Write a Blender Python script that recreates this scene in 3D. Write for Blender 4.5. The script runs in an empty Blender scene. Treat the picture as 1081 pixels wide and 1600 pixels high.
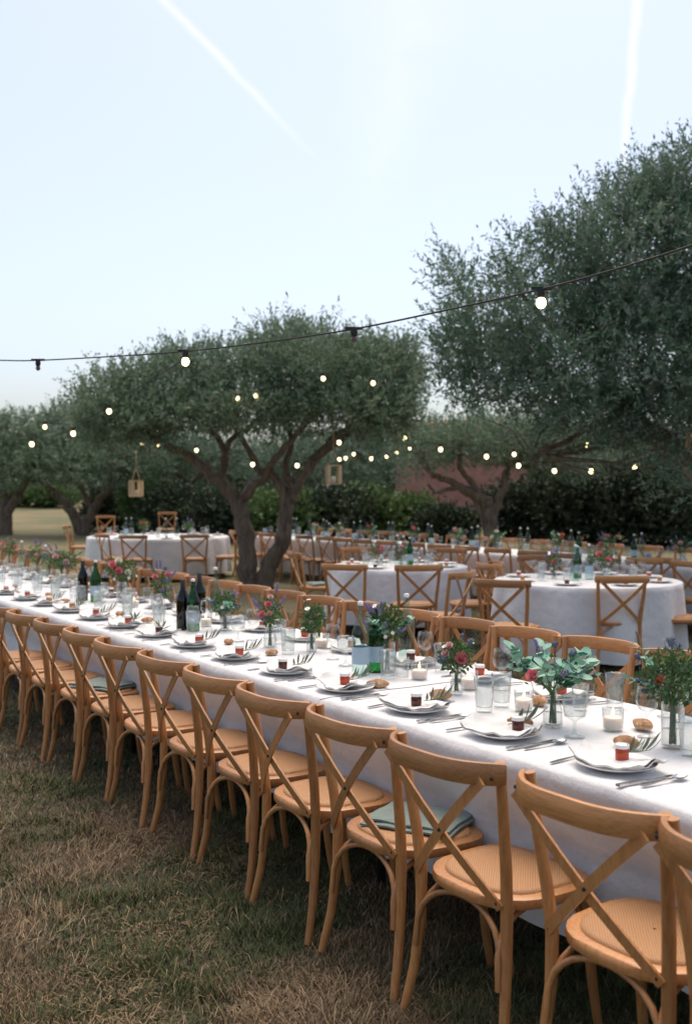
import bpy, math, random
import numpy as np
from mathutils import Vector, Matrix

random.seed(7); RNG = np.random.default_rng(11)
SC = bpy.context.scene
COL = SC.collection
R = math.radians

# ------------------------------------------------------------------ camera
F, YH, HC = 1650.0, 767.0, 1.6235          # focal length and horizon in photo pixels, eye height
PITCH = math.atan((800 - YH) / F)
cam_d = bpy.data.cameras.new('camera'); cam = bpy.data.objects.new('camera', cam_d); COL.objects.link(cam)
cam.location = (0, 0, HC); cam.rotation_euler = (math.pi / 2 - PITCH, 0, 0)
cam_d.sensor_fit = 'VERTICAL'; cam_d.sensor_height = 36; cam_d.lens = 36 * F / 1600
cam_d.clip_end = 20000; cam_d.clip_start = .05
cam_d.dof.use_dof = True; cam_d.dof.focus_distance = 4.1; cam_d.dof.aperture_fstop = 3.2
SC.camera = cam

# ------------------------------------------------------------------ light
SUN_EL, SUN_AZ = R(72), R(10)              # soft evening light from a hazy, evenly bright sky
w = bpy.data.worlds.new('World'); SC.world = w; w.use_nodes = True
nt = w.node_tree; nt.nodes.clear()
o_ = nt.nodes.new('ShaderNodeOutputWorld'); b_ = nt.nodes.new('ShaderNodeBackground'); s_ = nt.nodes.new('ShaderNodeTexSky')
s_.sky_type = 'NISHITA'; s_.sun_disc = False; s_.sun_elevation = SUN_EL; s_.sun_rotation = SUN_AZ
s_.air_density = .9; s_.dust_density = 3.6; s_.ozone_density = 1.0; s_.altitude = 100
b_.inputs[1].default_value = .083
def wn(k, **a):
    x = nt.nodes.new('ShaderNode' + k)
    for q_, v_ in a.items(): setattr(x, q_, v_)
    return x
def wm(op, a, b=None, c=None):
    x = wn('Math', operation=op)
    for i, v_ in enumerate((a, b, c)):
        if v_ is None: continue
        if hasattr(v_, 'links'): nt.links.new(v_, x.inputs[i])
        else: x.inputs[i].default_value = v_
    return x.outputs[0]
tc_ = wn('TexCoord'); sp_ = wn('SeparateXYZ'); nt.links.new(tc_.outputs['Generated'], sp_.inputs[0])
zz_ = wm('MAXIMUM', sp_.outputs[2], .02); sx_ = wm('DIVIDE', sp_.outputs[0], zz_); sy_ = wm('DIVIDE', sp_.outputs[1], zz_)
nz_ = wn('TexNoise'); nz_.inputs['Scale'].default_value = 5; nz_.inputs['Detail'].default_value = 5
cb_ = wn('CombineXYZ'); nt.links.new(sx_, cb_.inputs[0]); nt.links.new(sy_, cb_.inputs[1]); nt.links.new(cb_.outputs[0], nz_.inputs['Vector'])
def vapour(a, b, wd, dens, fade):
    """a straight line of cloud on the sky plane from a to b, wd wide, thinning over the last part fade"""
    (ax, ay), (bx, by) = a, b; L = math.hypot(bx - ax, by - ay); ux, uy = (bx - ax) / L, (by - ay) / L
    along = wm('ADD', wm('MULTIPLY', sx_, ux), wm('MULTIPLY_ADD', sy_, uy, -(ax * ux + ay * uy)))
    acr = wm('ADD', wm('MULTIPLY', sx_, -uy), wm('MULTIPLY_ADD', sy_, ux, ax * uy - ay * ux))
    acr = wm('ADD', acr, wm('MULTIPLY', wm('SUBTRACT', nz_.outputs['Fac'], .5), wd * .9))
    prof = wm('POWER', wm('MAXIMUM', wm('SUBTRACT', 1., wm('DIVIDE', wm('ABSOLUTE', acr), wd)), 0.), 1.3)
    end = wn('MapRange', interpolation_type='SMOOTHSTEP'); nt.links.new(along, end.inputs[0])
    for i, v_ in ((1, L * (1 - fade)), (2, L), (3, 1.), (4, 0.)): end.inputs[i].default_value = v_
    return wm('MULTIPLY', wm('MULTIPLY', prof, end.outputs[0]), wm('MULTIPLY', dens, wm('ADD', wm('MULTIPLY', nz_.outputs['Fac'], .8), .5)))
def skyp(px, py):
    v_ = Vector(((px - 540.5) / F, 1, 0)); k_ = -(py - 800) / F
    y_ = math.cos(PITCH) + k_ * math.sin(PITCH); z_ = -math.sin(PITCH) + k_ * math.cos(PITCH); return (v_.x / z_, y_ / z_)
vp_ = wm('MAXIMUM', wm('MAXIMUM', vapour(skyp(180, -80), skyp(520, 275), .022, .45, .7), vapour(skyp(1003, -90), skyp(965, 340), .018, .55, .6)), vapour(skyp(665, -90), skyp(560, 380), .16, .16, .7))
hz_ = wn('HueSaturation'); hz_.inputs['Saturation'].default_value = .72; nt.links.new(s_.outputs[0], hz_.inputs['Color'])   # thin evening haze pales the blue
mx_ = wn('Mix', data_type='RGBA'); nt.links.new(vp_, mx_.inputs[0]); nt.links.new(hz_.outputs[0], mx_.inputs[6]); mx_.inputs[7].default_value = (5.6, 5.3, 5.1, 1)
nt.links.new(mx_.outputs[2], b_.inputs[0]); nt.links.new(b_.outputs[0], o_.inputs[0])
sun_d = bpy.data.lights.new('sun', 'SUN'); sun_d.energy = 1.0; sun_d.angle = R(60); sun_d.color = (1, .80, .58)
sun = bpy.data.objects.new('sun', sun_d); COL.objects.link(sun)
sd = Vector((math.sin(SUN_AZ) * math.cos(SUN_EL), math.cos(SUN_AZ) * math.cos(SUN_EL), math.sin(SUN_EL)))
sun.rotation_euler = sd.to_track_quat('Z', 'Y').to_euler()
SC.view_settings.view_transform = 'Standard'; SC.view_settings.look = 'None'
SC.view_settings.exposure = 1.43; SC.view_settings.gamma = 1; SC.view_settings.use_curve_mapping = False
SC.cycles.transparent_max_bounces = 24; SC.cycles.max_bounces = 8; SC.cycles.sample_clamp_indirect = 4

# ------------------------------------------------------------------ places
TH = .584
UX, UY, NX, NY = -math.sin(TH), math.cos(TH), math.cos(TH), math.sin(TH)
def T(t, off, z=0.):
    """point at t metres along the long table's direction and off metres across it"""
    return Vector((UX * t + NX * off, UY * t + NY * off, z))
def gh(x, y):
    """ground height: flat under the tables, rising gently beyond them"""
    d = np.clip(np.asarray(y, float) - 19, 0, 45)
    return .037 * d * d / (d + 4)
def PX(px, py, d):
    """point d metres ahead seen at photo pixel px, py"""
    zc = d
    yv = -(py - 800) / F * zc; xv = (px - 540.5) / F * zc
    return Vector((xv, zc * math.cos(PITCH) + yv * math.sin(PITCH), HC - zc * math.sin(PITCH) + yv * math.cos(PITCH)))
def ON(px, py, z):
    """point at height z seen at photo pixel px, py"""
    a = PX(px, py, 1.) - Vector((0, 0, HC)); k = (z - HC) / a.z
    return Vector((a.x * k, a.y * k, z))
def TO(p):
    return (UX * p.x + UY * p.y, NX * p.x + NY * p.y)

# ------------------------------------------------------------------ materials
def mat(name, col, rough=.5, **k):
    m = bpy.data.materials.new(name); m.use_nodes = True
    p = m.node_tree.nodes['Principled BSDF']
    p.inputs['Base Color'].default_value = (*col, 1); p.inputs['Roughness'].default_value = rough
    for a, v in k.items(): p.inputs[a.replace('_', ' ')].default_value = v
    return m
class NT:
    def __init__(s, m): s.m = m; s.t = m.node_tree; s.p = s.t.nodes['Principled BSDF']; s.out = s.t.nodes['Material Output']
    def n(s, kind, **k):
        x = s.t.nodes.new('ShaderNode' + kind)
        for a, v in k.items():
            if a.startswith('i_'): x.inputs[a[2:].replace('_', ' ')].default_value = v
            else: setattr(x, a, v)
        return x
    def l(s, a, b): s.t.links.new(a, b)
    def coord(s, out='Object', scale=(1, 1, 1)):
        c = s.n('TexCoord'); m = s.n('Mapping'); m.inputs['Scale'].default_value = scale
        s.l(c.outputs[out], m.inputs[0]); return m.outputs[0]
    def noise(s, vec, scale, detail=4, rough=.55):
        x = s.n('TexNoise'); x.inputs['Scale'].default_value = scale; x.inputs['Detail'].default_value = detail
        x.inputs['Roughness'].default_value = rough
        if vec is not None: s.l(vec, x.inputs['Vector'])
        return x.outputs['Fac']
    def ramp(s, fac, stops):
        x = s.n('ValToRGB'); e = x.color_ramp.elements
        while len(e) < len(stops): e.new(.5)
        for q, (pos, c) in zip(e, stops): q.position = pos; q.color = (*c, 1) if len(c) == 3 else c
        s.l(fac, x.inputs[0]); return x.outputs[0]
    def mix(s, fac, a, b, mode='MIX'):
        x = s.n('Mix', data_type='RGBA', blend_type=mode)
        for v, i in ((fac, 0), (a, 6), (b, 7)):
            if hasattr(v, 'links'): s.l(v, x.inputs[i])
            else: x.inputs[i].default_value = v if i == 0 else (*v, 1)
        return x.outputs[2]
    def math(s, op, a, b=0.):
        x = s.n('Math', operation=op)
        for v, i in ((a, 0), (b, 1)):
            if hasattr(v, 'links'): s.l(v, x.inputs[i])
            else: x.inputs[i].default_value = v
        return x.outputs[0]
    def bump(s, h, strength, dist):
        x = s.n('Bump'); x.inputs['Strength'].default_value = strength; x.inputs['Distance'].default_value = dist
        s.l(h, x.inputs['Height']); s.l(x.outputs[0], s.p.inputs['Normal'])
    def base(s, c): s.l(c, s.p.inputs['Base Color'])

def wood(name, a, b, scale=(30, 30, 4), rough=.44):
    m = mat(name, a, rough); q = NT(m)
    v = q.coord('Object', scale)
    oi = q.n('ObjectInfo')
    f = q.noise(v, 3.4, 7, .68); g = q.noise(q.coord('Object', (6, 6, 6)), 1.0, 2)
    c = q.ramp(f, [(.34, b), (.56, a)])
    c = q.mix(q.math('MULTIPLY', g, .35), c, (b[0] * .8, b[1] * .75, b[2] * .7))
    hs = q.n('HueSaturation'); q.l(c, hs.inputs['Color'])
    q.l(q.math('ADD', q.math('MULTIPLY', oi.outputs['Random'], .40), .80), hs.inputs['Value'])
    q.base(hs.outputs[0]); q.bump(f, .15, .002); q.p.inputs['Coat Weight'].default_value = .25; q.p.inputs['Coat Roughness'].default_value = .35
    return m
M = {}
M['chair'] = wood('honey_wood', (.47, .222, .076), (.33, .137, .040))
M['rail'] = wood('honey_wood_long_grain', (.47, .222, .076), (.33, .137, .040), (3, 30, 40))
M['lantern'] = wood('pale_wood', (.62, .47, .28), (.48, .34, .19), (8, 8, 30), .6)
m = M['rattan'] = mat('woven_rattan', (.5, .3, .15), .6); q = NT(m)
v = q.coord('Object', (1, 1, 1))
w1 = q.n('TexWave', wave_type='BANDS', bands_direction='DIAGONAL'); w1.inputs['Scale'].default_value = 62; q.l(v, w1.inputs[0])
w2 = q.n('TexWave', wave_type='BANDS', bands_direction='X'); w2.inputs['Scale'].default_value = 88; q.l(v, w2.inputs[0])
h = q.math('MULTIPLY', w1.outputs[1], w2.outputs[1])
q.base(q.mix(q.math('MULTIPLY', q.noise(v, 26, 3), .6), q.ramp(h, [(.0, (.26, .12, .045)), (.5, (.56, .31, .145))]), (.42, .225, .10)))
q.bump(h, .6, .002)

def cloth(name, col, rough=.9, crease=1.):
    m = mat(name, col, rough); q = NT(m); q.p.inputs['Sheen Weight'].default_value = .15
    v = q.coord('Object')
    a = q.noise(v, 5, 5, .6); b = q.noise(v, 900, 2, .5); c = q.noise(q.coord('Object', (1, 1, .35)), 16, 3)
    a = q.math('ADD', a, q.math('MULTIPLY', q.math('ABSOLUTE', q.math('SUBTRACT', q.noise(v, 3.2, 2), .5)), 1.6))
    hsum = q.math('ADD', q.math('MULTIPLY', a, 1.2 * crease), q.math('ADD', q.math('MULTIPLY', b, .05), q.math('MULTIPLY', c, .35 * crease)))
    q.bump(hsum, .8, .018)
    q.base(q.mix(q.math('MULTIPLY', q.noise(v, 3, 4), .5), col, tuple(x * .9 for x in col)))
    return m
M['linen'] = cloth('white_linen', (.70, .70, .70))
M['napkin'] = cloth('white_napkin', (.70, .69, .67), .9, .6)
M['sage'] = cloth('sage_cloth', (.16, .21, .19), .95, .7)
M['plate'] = mat('white_ceramic', (.78, .77, .74), .25)
M['steel'] = mat('polished_cutlery', (.55, .55, .56), .22, Metallic=1.)
M['wax'] = mat('candle_wax', (.85, .80, .72), .5, Subsurface_Weight=.3)
M['black'] = mat('black_rubber', (.012, .012, .013), .6)
M['white_cap'] = mat('white_stopper', (.75, .75, .74), .4)
M['paper'] = mat('pale_bottle_label', (.36, .47, .55), .6)
M['blue_glass'] = mat('blue_glassware', (.03, .10, .32), .1)
M['red_jam'] = mat('red_jam', (.42, .050, .015), .15)
M['dark_jam'] = mat('dark_jam', (.075, .012, .008), .15)
M['amber_jam'] = mat('amber_jam', (.46, .17, .03), .15)
M['lid'] = mat('frosted_lid', (.74, .74, .73), .3)
M['olive_leaf'] = mat('olive_sprig_leaf', (.10, .14, .085), .5)
M['stem'] = mat('green_stem', (.09, .15, .05), .6)
M['eucalyptus'] = mat('eucalyptus_leaf', (.21, .43, .33), .6)
q = NT(M['eucalyptus']); oi = q.n('ObjectInfo'); q.base(q.ramp(oi.outputs['Random'], [(0, (.13, .30, .22)), (.5, (.22, .44, .33)), (1, (.33, .52, .40))]))
M['pink'] = mat('pink_petal', (.80, .27, .31), .6); M['palepink'] = mat('pale_pink_petal', (.82, .52, .50), .6)
M['coral'] = mat('coral_petal', (.72, .19, .10), .6)
M['whitepetal'] = mat('cream_petal', (.80, .78, .66), .6); M['lilac'] = mat('lilac_petal', (.21, .16, .33), .7)
M['thistle'] = mat('blue_thistle', (.11, .13, .19), .8); M['yellow'] = mat('yellow_flower_centre', (.6, .42, .05), .7)
m = M['bread'] = mat('bread_crust', (.5, .27, .12), .75); q = NT(m)
f = q.noise(q.coord(), 38, 7, .7); q.base(q.ramp(f, [(.32, (.24, .10, .04)), (.55, (.48, .27, .13)), (.66, (.72, .60, .46))])); q.bump(f, 1., .010)
def leafy(name, dark, light, under, trans=.3):
    m = mat(name, dark, .5); q = NT(m)
    at = q.n('Attribute', attribute_name='tint')
    g = q.n('NewGeometry')
    c = q.mix(at.outputs['Fac'], dark, light)
    c = q.mix(g.outputs['Backfacing'], c, under)
    q.base(c); q.p.inputs['Roughness'].default_value = .6; q.p.inputs['Specular IOR Level'].default_value = .25
    tr = q.n('BsdfTranslucent'); q.l(c, tr.inputs[0])
    mx = q.n('MixShader'); mx.inputs[0].default_value = trans
    q.l(q.p.outputs[0], mx.inputs[1]); q.l(tr.outputs[0], mx.inputs[2]); q.l(mx.outputs[0], q.out.inputs[0])
    return m
M['olive'] = leafy('olive_foliage', (.038, .100, .052), (.160, .290, .165), (.20, .25, .20))
M['olive_pale'] = leafy('pale_olive_foliage', (.058, .130, .068), (.19, .300, .165), (.22, .27, .20))
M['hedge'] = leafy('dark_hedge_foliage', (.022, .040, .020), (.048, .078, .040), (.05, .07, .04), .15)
M['green_bush'] = leafy('green_bush_foliage', (.06, .13, .035), (.14, .23, .07), (.09, .13, .05), .25)
M['bouquet_leaf'] = leafy('bouquet_foliage', (.026, .085, .020), (.080, .18, .045), (.08, .13, .06), .2)
m = M['bark'] = mat('olive_bark', (.10, .075, .055), .9); q = NT(m)
v = q.coord('Object', (1, 1, .25)); f = q.noise(v, 14, 6, .65)
q.base(q.ramp(f, [(.32, (.075, .055, .040)), (.68, (.23, .175, .125))])); q.bump(f, 1., .06)
def glass(name, tint=(1, 1, 1), rough=.03, extra=.04):
    m = bpy.data.materials.new(name); m.use_nodes = True; t = m.node_tree; t.nodes.clear()
    o = t.nodes.new('ShaderNodeOutputMaterial'); mx = t.nodes.new('ShaderNodeMixShader')
    tr = t.nodes.new('ShaderNodeBsdfTransparent'); gl = t.nodes.new('ShaderNodeBsdfGlossy'); lw = t.nodes.new('ShaderNodeLayerWeight')
    tr.inputs[0].default_value = (*tint, 1); gl.inputs['Roughness'].default_value = rough; lw.inputs[0].default_value = .5; pw = t.nodes.new('ShaderNodeMath'); pw.operation = 'POWER'; pw.inputs[1].default_value = 3.5
    ad = t.nodes.new('ShaderNodeMath'); ad.operation = 'MULTIPLY_ADD'; ad.inputs[1].default_value = .75; ad.inputs[2].default_value = extra
    t.links.new(lw.outputs['Facing'], pw.inputs[0]); t.links.new(pw.outputs[0], ad.inputs[0]); t.links.new(ad.outputs[0], mx.inputs[0])
    t.links.new(tr.outputs[0], mx.inputs[1]); t.links.new(gl.outputs[0], mx.inputs[2]); t.links.new(mx.outputs[0], o.inputs[0])
    return m
M['glass'] = glass('clear_glass', (.95, .96, .96)); M['ribbed'] = glass('ribbed_glass', (.93, .95, .95), .10, .10)
M['green_glass'] = glass('green_bottle_glass', (.10, .42, .18)); M['dark_glass'] = glass('dark_bottle_glass', (.012, .022, .012), .08, .05)
M['pale_glass'] = glass('pale_bottle_glass', (.74, .86, .84))
def emit(name, col, s):
    m = bpy.data.materials.new(name); m.use_nodes = True; t = m.node_tree
    p = t.nodes['Principled BSDF']; p.inputs['Base Color'].default_value = (*col, 1)
    p.inputs['Emission Color'].default_value = (*col, 1); p.inputs['Emission Strength'].default_value = s
    return m
M['bulb'] = emit('lit_bulb', (1, .80, .40), 2.2); M['flame'] = emit('candle_flame', (1, .62, .25), 8.)
M['bulb_off'] = mat('unlit_bulb', (.10, .07, .06), .2)

# ------------------------------------------------------------------ mesh helpers
class MB:
    def __init__(s): s.v = []; s.f = []
    def add(s, vs, fs):
        o = len(s.v); s.v += [tuple(x) for x in vs]; s.f += [tuple(i + o for i in f) for f in fs]; return s
    def box(s, c, d, rot=None):
        x, y, z = (k / 2 for k in d); c = Vector(c)
        vs = [Vector(p) for p in ((-x, -y, -z), (x, -y, -z), (x, y, -z), (-x, y, -z), (-x, -y, z), (x, -y, z), (x, y, z), (-x, y, z))]
        if rot is not None: vs = [rot @ p for p in vs]
        return s.add([p + c for p in vs], [(0, 3, 2, 1), (4, 5, 6, 7), (0, 1, 5, 4), (1, 2, 6, 5), (2, 3, 7, 6), (3, 0, 4, 7)])
    def sweep(s, pts, prof, cap=True, up=None):
        """prof(i) -> list of 2D offsets (side, up) at path point i"""
        pts = [Vector(p) for p in pts]; n = len(pts); rings = []
        pu = Vector(up) if up else None
        for i, p in enumerate(pts):
            d = (pts[min(i + 1, n - 1)] - pts[max(i - 1, 0)]).normalized()
            a = pu if pu is not None else (Vector((0, 0, 1)) if abs(d.z) < .9 else Vector((0, 1, 0)))
            sx = d.cross(a).normalized(); uy = sx.cross(d).normalized()
            if up is None: pu = uy
            rings.append([p + sx * q[0] + uy * q[1] for q in prof(i)])
        m = len(rings[0]); vs = [x for r in rings for x in r]; fs = []
        for i in range(n - 1):
            for j in range(m):
                k = (j + 1) % m; fs.append((i * m + j, i * m + k, (i + 1) * m + k, (i + 1) * m + j))
        if cap: fs += [tuple(range(m))[::-1], tuple((n - 1) * m + j for j in range(m))]
        return s.add(vs, fs)
    def tube(s, pts, r, n=8, cap=True):
        rr = r if hasattr(r, '__len__') else [r] * len(pts)
        cs = [(math.cos(2 * math.pi * j / n), math.sin(2 * math.pi * j / n)) for j in range(n)]
        return s.sweep(pts, lambda i: [(a * rr[i], b * rr[i]) for a, b in cs], cap)
    def lathe(s, prof, n=16, c=(0, 0, 0), mod=None):
        vs = []; fs = []
        for i, (r, z) in enumerate(prof):
            for j in range(n):
                a = 2 * math.pi * j / n; k = r * (mod(i, j) if mod else 1)
                vs.append((c[0] + k * math.cos(a), c[1] + k * math.sin(a), c[2] + z))
        for i in range(len(prof) - 1):
            for j in range(n):
                k = (j + 1) % n; fs.append((i * n + j, i * n + k, (i + 1) * n + k, (i + 1) * n + j))
        return s.add(vs, fs)
    def prism(s, outline, z0, z1):
        n = len(outline)
        vs = [(x, y, z0) for x, y in outline] + [(x, y, z1) for x, y in outline]
        fs = [tuple(range(n))[::-1], tuple(range(n, 2 * n))] + [(i, (i + 1) % n, n + (i + 1) % n, n + i) for i in range(n)]
        return s.add(vs, fs)
    def ball(s, c, r, nu=10, nv=6):
        rx, ry, rz = r if hasattr(r, '__len__') else (r, r, r)
        prof = [(max(math.sin(math.pi * i / nv), 1e-3), -math.cos(math.pi * i / nv)) for i in range(nv + 1)]
        vs = []; fs = []
        for a, z in prof:
            for j in range(nu): vs.append((c[0] + rx * a * math.cos(2 * math.pi * j / nu), c[1] + ry * a * math.sin(2 * math.pi * j / nu), c[2] + rz * z))
        for i in range(nv):
            for j in range(nu): k = (j + 1) % nu; fs.append((i * nu + j, i * nu + k, (i + 1) * nu + k, (i + 1) * nu + j))
        return s.add(vs, fs)
    def mesh(s, name, material, smooth=True, sharp=None):
        me = bpy.data.meshes.new(name); me.from_pydata(s.v, [], s.f); me.materials.append(material)
        if smooth:
            me.polygons.foreach_set('use_smooth', [True] * len(me.polygons))
            if sharp: me.set_sharp_from_angle(angle=R(sharp))
        me.update(); return me
def link(name, me, parent=None, loc=(0, 0, 0), rot=(0, 0, 0), scale=(1, 1, 1)):
    o = bpy.data.objects.new(name, me); COL.objects.link(o); o.parent = parent
    o.location = loc; o.rotation_euler = rot; o.scale = scale; return o
def tag(o, label, cat, group=None, kind=None):
    o['label'] = label; o['category'] = cat
    if group: o['group'] = group
    if kind: o['kind'] = kind
    return o
def thing(name, label, cat, loc=(0, 0, 0), rotz=0, group=None):
    o = bpy.data.objects.new(name, None); COL.objects.link(o); o.location = loc; o.rotation_euler = (0, 0, rotz)
    o.empty_display_size = .1
    return tag(o, label, cat, group)
KIDS = {}
def copy_tree(o, parent=None):
    c = o.copy(); COL.objects.link(c); c.parent = parent
    for ch in o.children: copy_tree(ch, c)
    return c
class Proto:
    """the first placement uses the built thing itself, later ones copy it"""
    def __init__(s, build): s.build = build; s.o = None
    def put(s, label, cat, loc, rotz=0, group=None, scale=1.):
        if s.o is None: o = s.o = s.build()
        else: o = copy_tree(s.o)
        o.location = loc; o.rotation_euler = (0, 0, rotz); o.scale = (scale,) * 3
        tag(o, label, cat, group); return o
def ordinal(i):
    return ['', 'first', 'second', 'third', 'fourth', 'fifth', 'sixth', 'seventh', 'eighth', 'ninth', 'tenth', 'eleventh', 'twelfth', 'thirteenth',
            'fourteenth', 'fifteenth', 'sixteenth', 'seventeenth', 'eighteenth', 'nineteenth', 'twentieth', 'twenty-first', 'twenty-second',
            'twenty-third', 'twenty-fourth', 'twenty-fifth', 'twenty-sixth', 'twenty-seventh', 'twenty-eighth'][i]
def np_mesh(name, verts, faces, material, tint=None, smooth=False):
    me = bpy.data.meshes.new(name); nv, (nf, k) = len(verts), faces.shape
    me.vertices.add(nv); me.vertices.foreach_set('co', verts.astype(np.float32).ravel())
    me.loops.add(nf * k); me.loops.foreach_set('vertex_index', faces.astype(np.int32).ravel())
    me.polygons.add(nf); me.polygons.foreach_set('loop_start', np.arange(0, nf * k, k, dtype=np.int32))
    me.polygons.foreach_set('loop_total', np.full(nf, k, dtype=np.int32)) if False else None
    if smooth: me.polygons.foreach_set('use_smooth', np.ones(nf, bool))
    if tint is not None:
        a = me.attributes.new('tint', 'FLOAT', 'POINT'); a.data.foreach_set('value', tint.astype(np.float32))
    me.materials.append(material); me.update(calc_edges=True); return me
_ND = RNG.normal(size=(24, 3)); _NP = RNG.uniform(0, 6.28, 24)
def fnoise(p, freq, k=0):
    """smooth pseudo noise, about -1..1"""
    p = np.asarray(p, float); r = 0
    for i in range(7):
        j = (i + k * 5) % 24; r = r + np.sin(p @ (_ND[j] * freq * (1 + .35 * i)) + _NP[j]) / (1 + .25 * i)
    return r / 2.6

# ------------------------------------------------------------------ ground and sky setting
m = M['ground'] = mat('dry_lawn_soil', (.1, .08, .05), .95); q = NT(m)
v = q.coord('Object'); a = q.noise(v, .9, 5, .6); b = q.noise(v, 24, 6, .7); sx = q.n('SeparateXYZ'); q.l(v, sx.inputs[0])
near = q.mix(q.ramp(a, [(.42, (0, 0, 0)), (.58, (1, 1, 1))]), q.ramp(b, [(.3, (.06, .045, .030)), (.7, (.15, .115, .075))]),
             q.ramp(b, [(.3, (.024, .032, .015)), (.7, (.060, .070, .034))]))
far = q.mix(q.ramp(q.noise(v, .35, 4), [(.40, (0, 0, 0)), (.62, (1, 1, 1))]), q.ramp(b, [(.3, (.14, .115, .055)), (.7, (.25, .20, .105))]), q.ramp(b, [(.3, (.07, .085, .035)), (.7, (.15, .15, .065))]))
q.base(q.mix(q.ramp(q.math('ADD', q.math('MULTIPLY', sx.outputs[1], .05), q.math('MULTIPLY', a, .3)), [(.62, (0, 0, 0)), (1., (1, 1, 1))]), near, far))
q.bump(b, .8, .04)
gx = np.concatenate([-np.geomspace(1200, 12, 24), np.linspace(-11, 11, 67), np.geomspace(12, 1200, 24)])
gy = np.concatenate([[-400, -150, -50, -20, -8], np.linspace(-2, 22, 73), np.geomspace(23, 3000, 60)])
GX, GY = np.meshgrid(gx, gy); P3 = np.stack([GX, GY, GX * 0], -1)
GZ = gh(GX, GY) + .012 * fnoise(P3, 1.1) * (np.abs(GX) < 60)
idx = np.arange(GX.size).reshape(GX.shape)
fc = np.stack([idx[:-1, :-1], idx[:-1, 1:], idx[1:, 1:], idx[1:, :-1]], -1).reshape(-1, 4)
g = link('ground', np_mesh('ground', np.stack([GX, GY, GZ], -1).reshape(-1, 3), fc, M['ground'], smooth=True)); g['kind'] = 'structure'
g['label'] = 'dry patchy lawn rising gently behind the tables'

# grass blades: short dry straw with greener patches
def grass_field(name, n, dmin, dmax, spread, hmul, label, matl):
    d = dmin * (dmax / dmin) ** RNG.random(n); a = RNG.uniform(-spread, spread, n)
    x = d * np.tan(a); y = d; p = np.stack([x, y, 0 * x], -1)
    green = .9 * fnoise(p, 1.6, 1) + .8 * fnoise(p, 5.0, 2) + RNG.normal(0, .3, n)
    keep = (fnoise(p, 7, 3) + RNG.normal(0, .5, n)) > -1.1
    x, y, p, green = x[keep], y[keep], p[keep], green[keep]; n = len(x)
    isg = green > .08
    tuft = np.clip(fnoise(p, 6.5, 3), 0, 1) * np.where(isg, 1.5, .9)
    h = (RNG.uniform(.008, .028, n) + .042 * tuft * RNG.random(n)) * hmul; an = RNG.uniform(0, 6.283, n)
    lean = RNG.uniform(.3, 1.5, n) * h
    wd = RNG.uniform(.0012, .0026, n) * (1 + .12 * y)
    z = gh(x, y) + .012 * fnoise(p, 1.1)
    ca, sa = np.cos(an), np.sin(an); b2 = an + RNG.normal(0, .6, n)
    v0 = np.stack([x - sa * wd, y + ca * wd, z - .004], -1); v1 = np.stack([x + sa * wd, y - ca * wd, z - .004], -1)
    v2 = np.stack([x + np.cos(b2) * lean, y + np.sin(b2) * lean, z + h], -1)
    vs = np.stack([v0, v1, v2], 1).reshape(-1, 3)
    dry = .5 + .5 * np.clip(fnoise(p, 3.1, 4), -1, 1); tint = np.where(isg, RNG.uniform(0, .42, n) * (.55 + .45 * np.clip(1 + fnoise(p, 9, 2), 0, 1)), .52 + .48 * np.clip(RNG.random(n) ** 1.3 * (.45 + .75 * dry), 0, 1))
    o = link(name, np_mesh(name, vs, np.arange(3 * n).reshape(-1, 3), matl, np.repeat(tint, 3)))
    return tag(o, label, 'grass', kind='stuff')
m = M['grass'] = mat('mixed_grass', (.1, .1, .05), .8); q = NT(m)
at = q.n('Attribute', attribute_name='tint')
q.base(q.ramp(at.outputs['Fac'], [(0, (.034, .050, .015)), (.42, (.120, .140, .045)), (.55, (.12, .078, .038)), (.8, (.26, .18, .10)), (1, (.46, .36, .24))]))
grass_field('grass', 330000, 2.2, 14, .36, 1., 'short dry mown grass with greener tufts beside the chairs', M['grass'])

def straw(n):
    d = 2.3 * (10 / 2.3) ** RNG.random(n); a = RNG.uniform(-.36, .3, n); x, y = d * np.tan(a), d; p = np.stack([x, y, 0 * x], -1)
    k = fnoise(p, 4.1, 2) + .6 * fnoise(p, 11, 4) + RNG.normal(0, .45, n) > .35; x, y, p = x[k], y[k], p[k]; n = len(x)
    an = fnoise(p, 2.2, 1) * 3 + RNG.normal(0, .8, n); L = RNG.uniform(.04, .10, n); wd = RNG.uniform(.0005, .0011, n) * (1 + .12 * y); z = gh(x, y) + .012 * fnoise(p, 1.1)
    ca, sa = np.cos(an), np.sin(an); up = RNG.uniform(.004, .045, n) * np.where(RNG.random(n) < .25, 1.5, .7)
    v0 = np.stack([x - sa * wd, y + ca * wd, z], -1); v1 = np.stack([x + sa * wd, y - ca * wd, z], -1)
    m0 = np.stack([x + ca * L * .55 - sa * wd, y + sa * L * .55 + ca * wd, z + up], -1); m1 = np.stack([x + ca * L * .55 + sa * wd, y + sa * L * .55 - ca * wd, z + up], -1)
    tp = np.stack([x + ca * L, y + sa * L, z + up * .8], -1); vs = np.stack([v0, v1, m1, m0, tp, tp], 1).reshape(-1, 3)
    b = np.arange(n)[:, None] * 6; fs = np.stack([b + [0, 1, 2, 3], b + [3, 2, 4, 5]], 1).reshape(-1, 4)
    tag(link('dry_straw', np_mesh('dry_straw', vs, fs, M['grass'], np.repeat(RNG.uniform(.55, .86, n), 6))), 'long pale straw lying in clumps on the lawn beside the chairs', 'straw', kind='stuff')
straw(60000)
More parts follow.
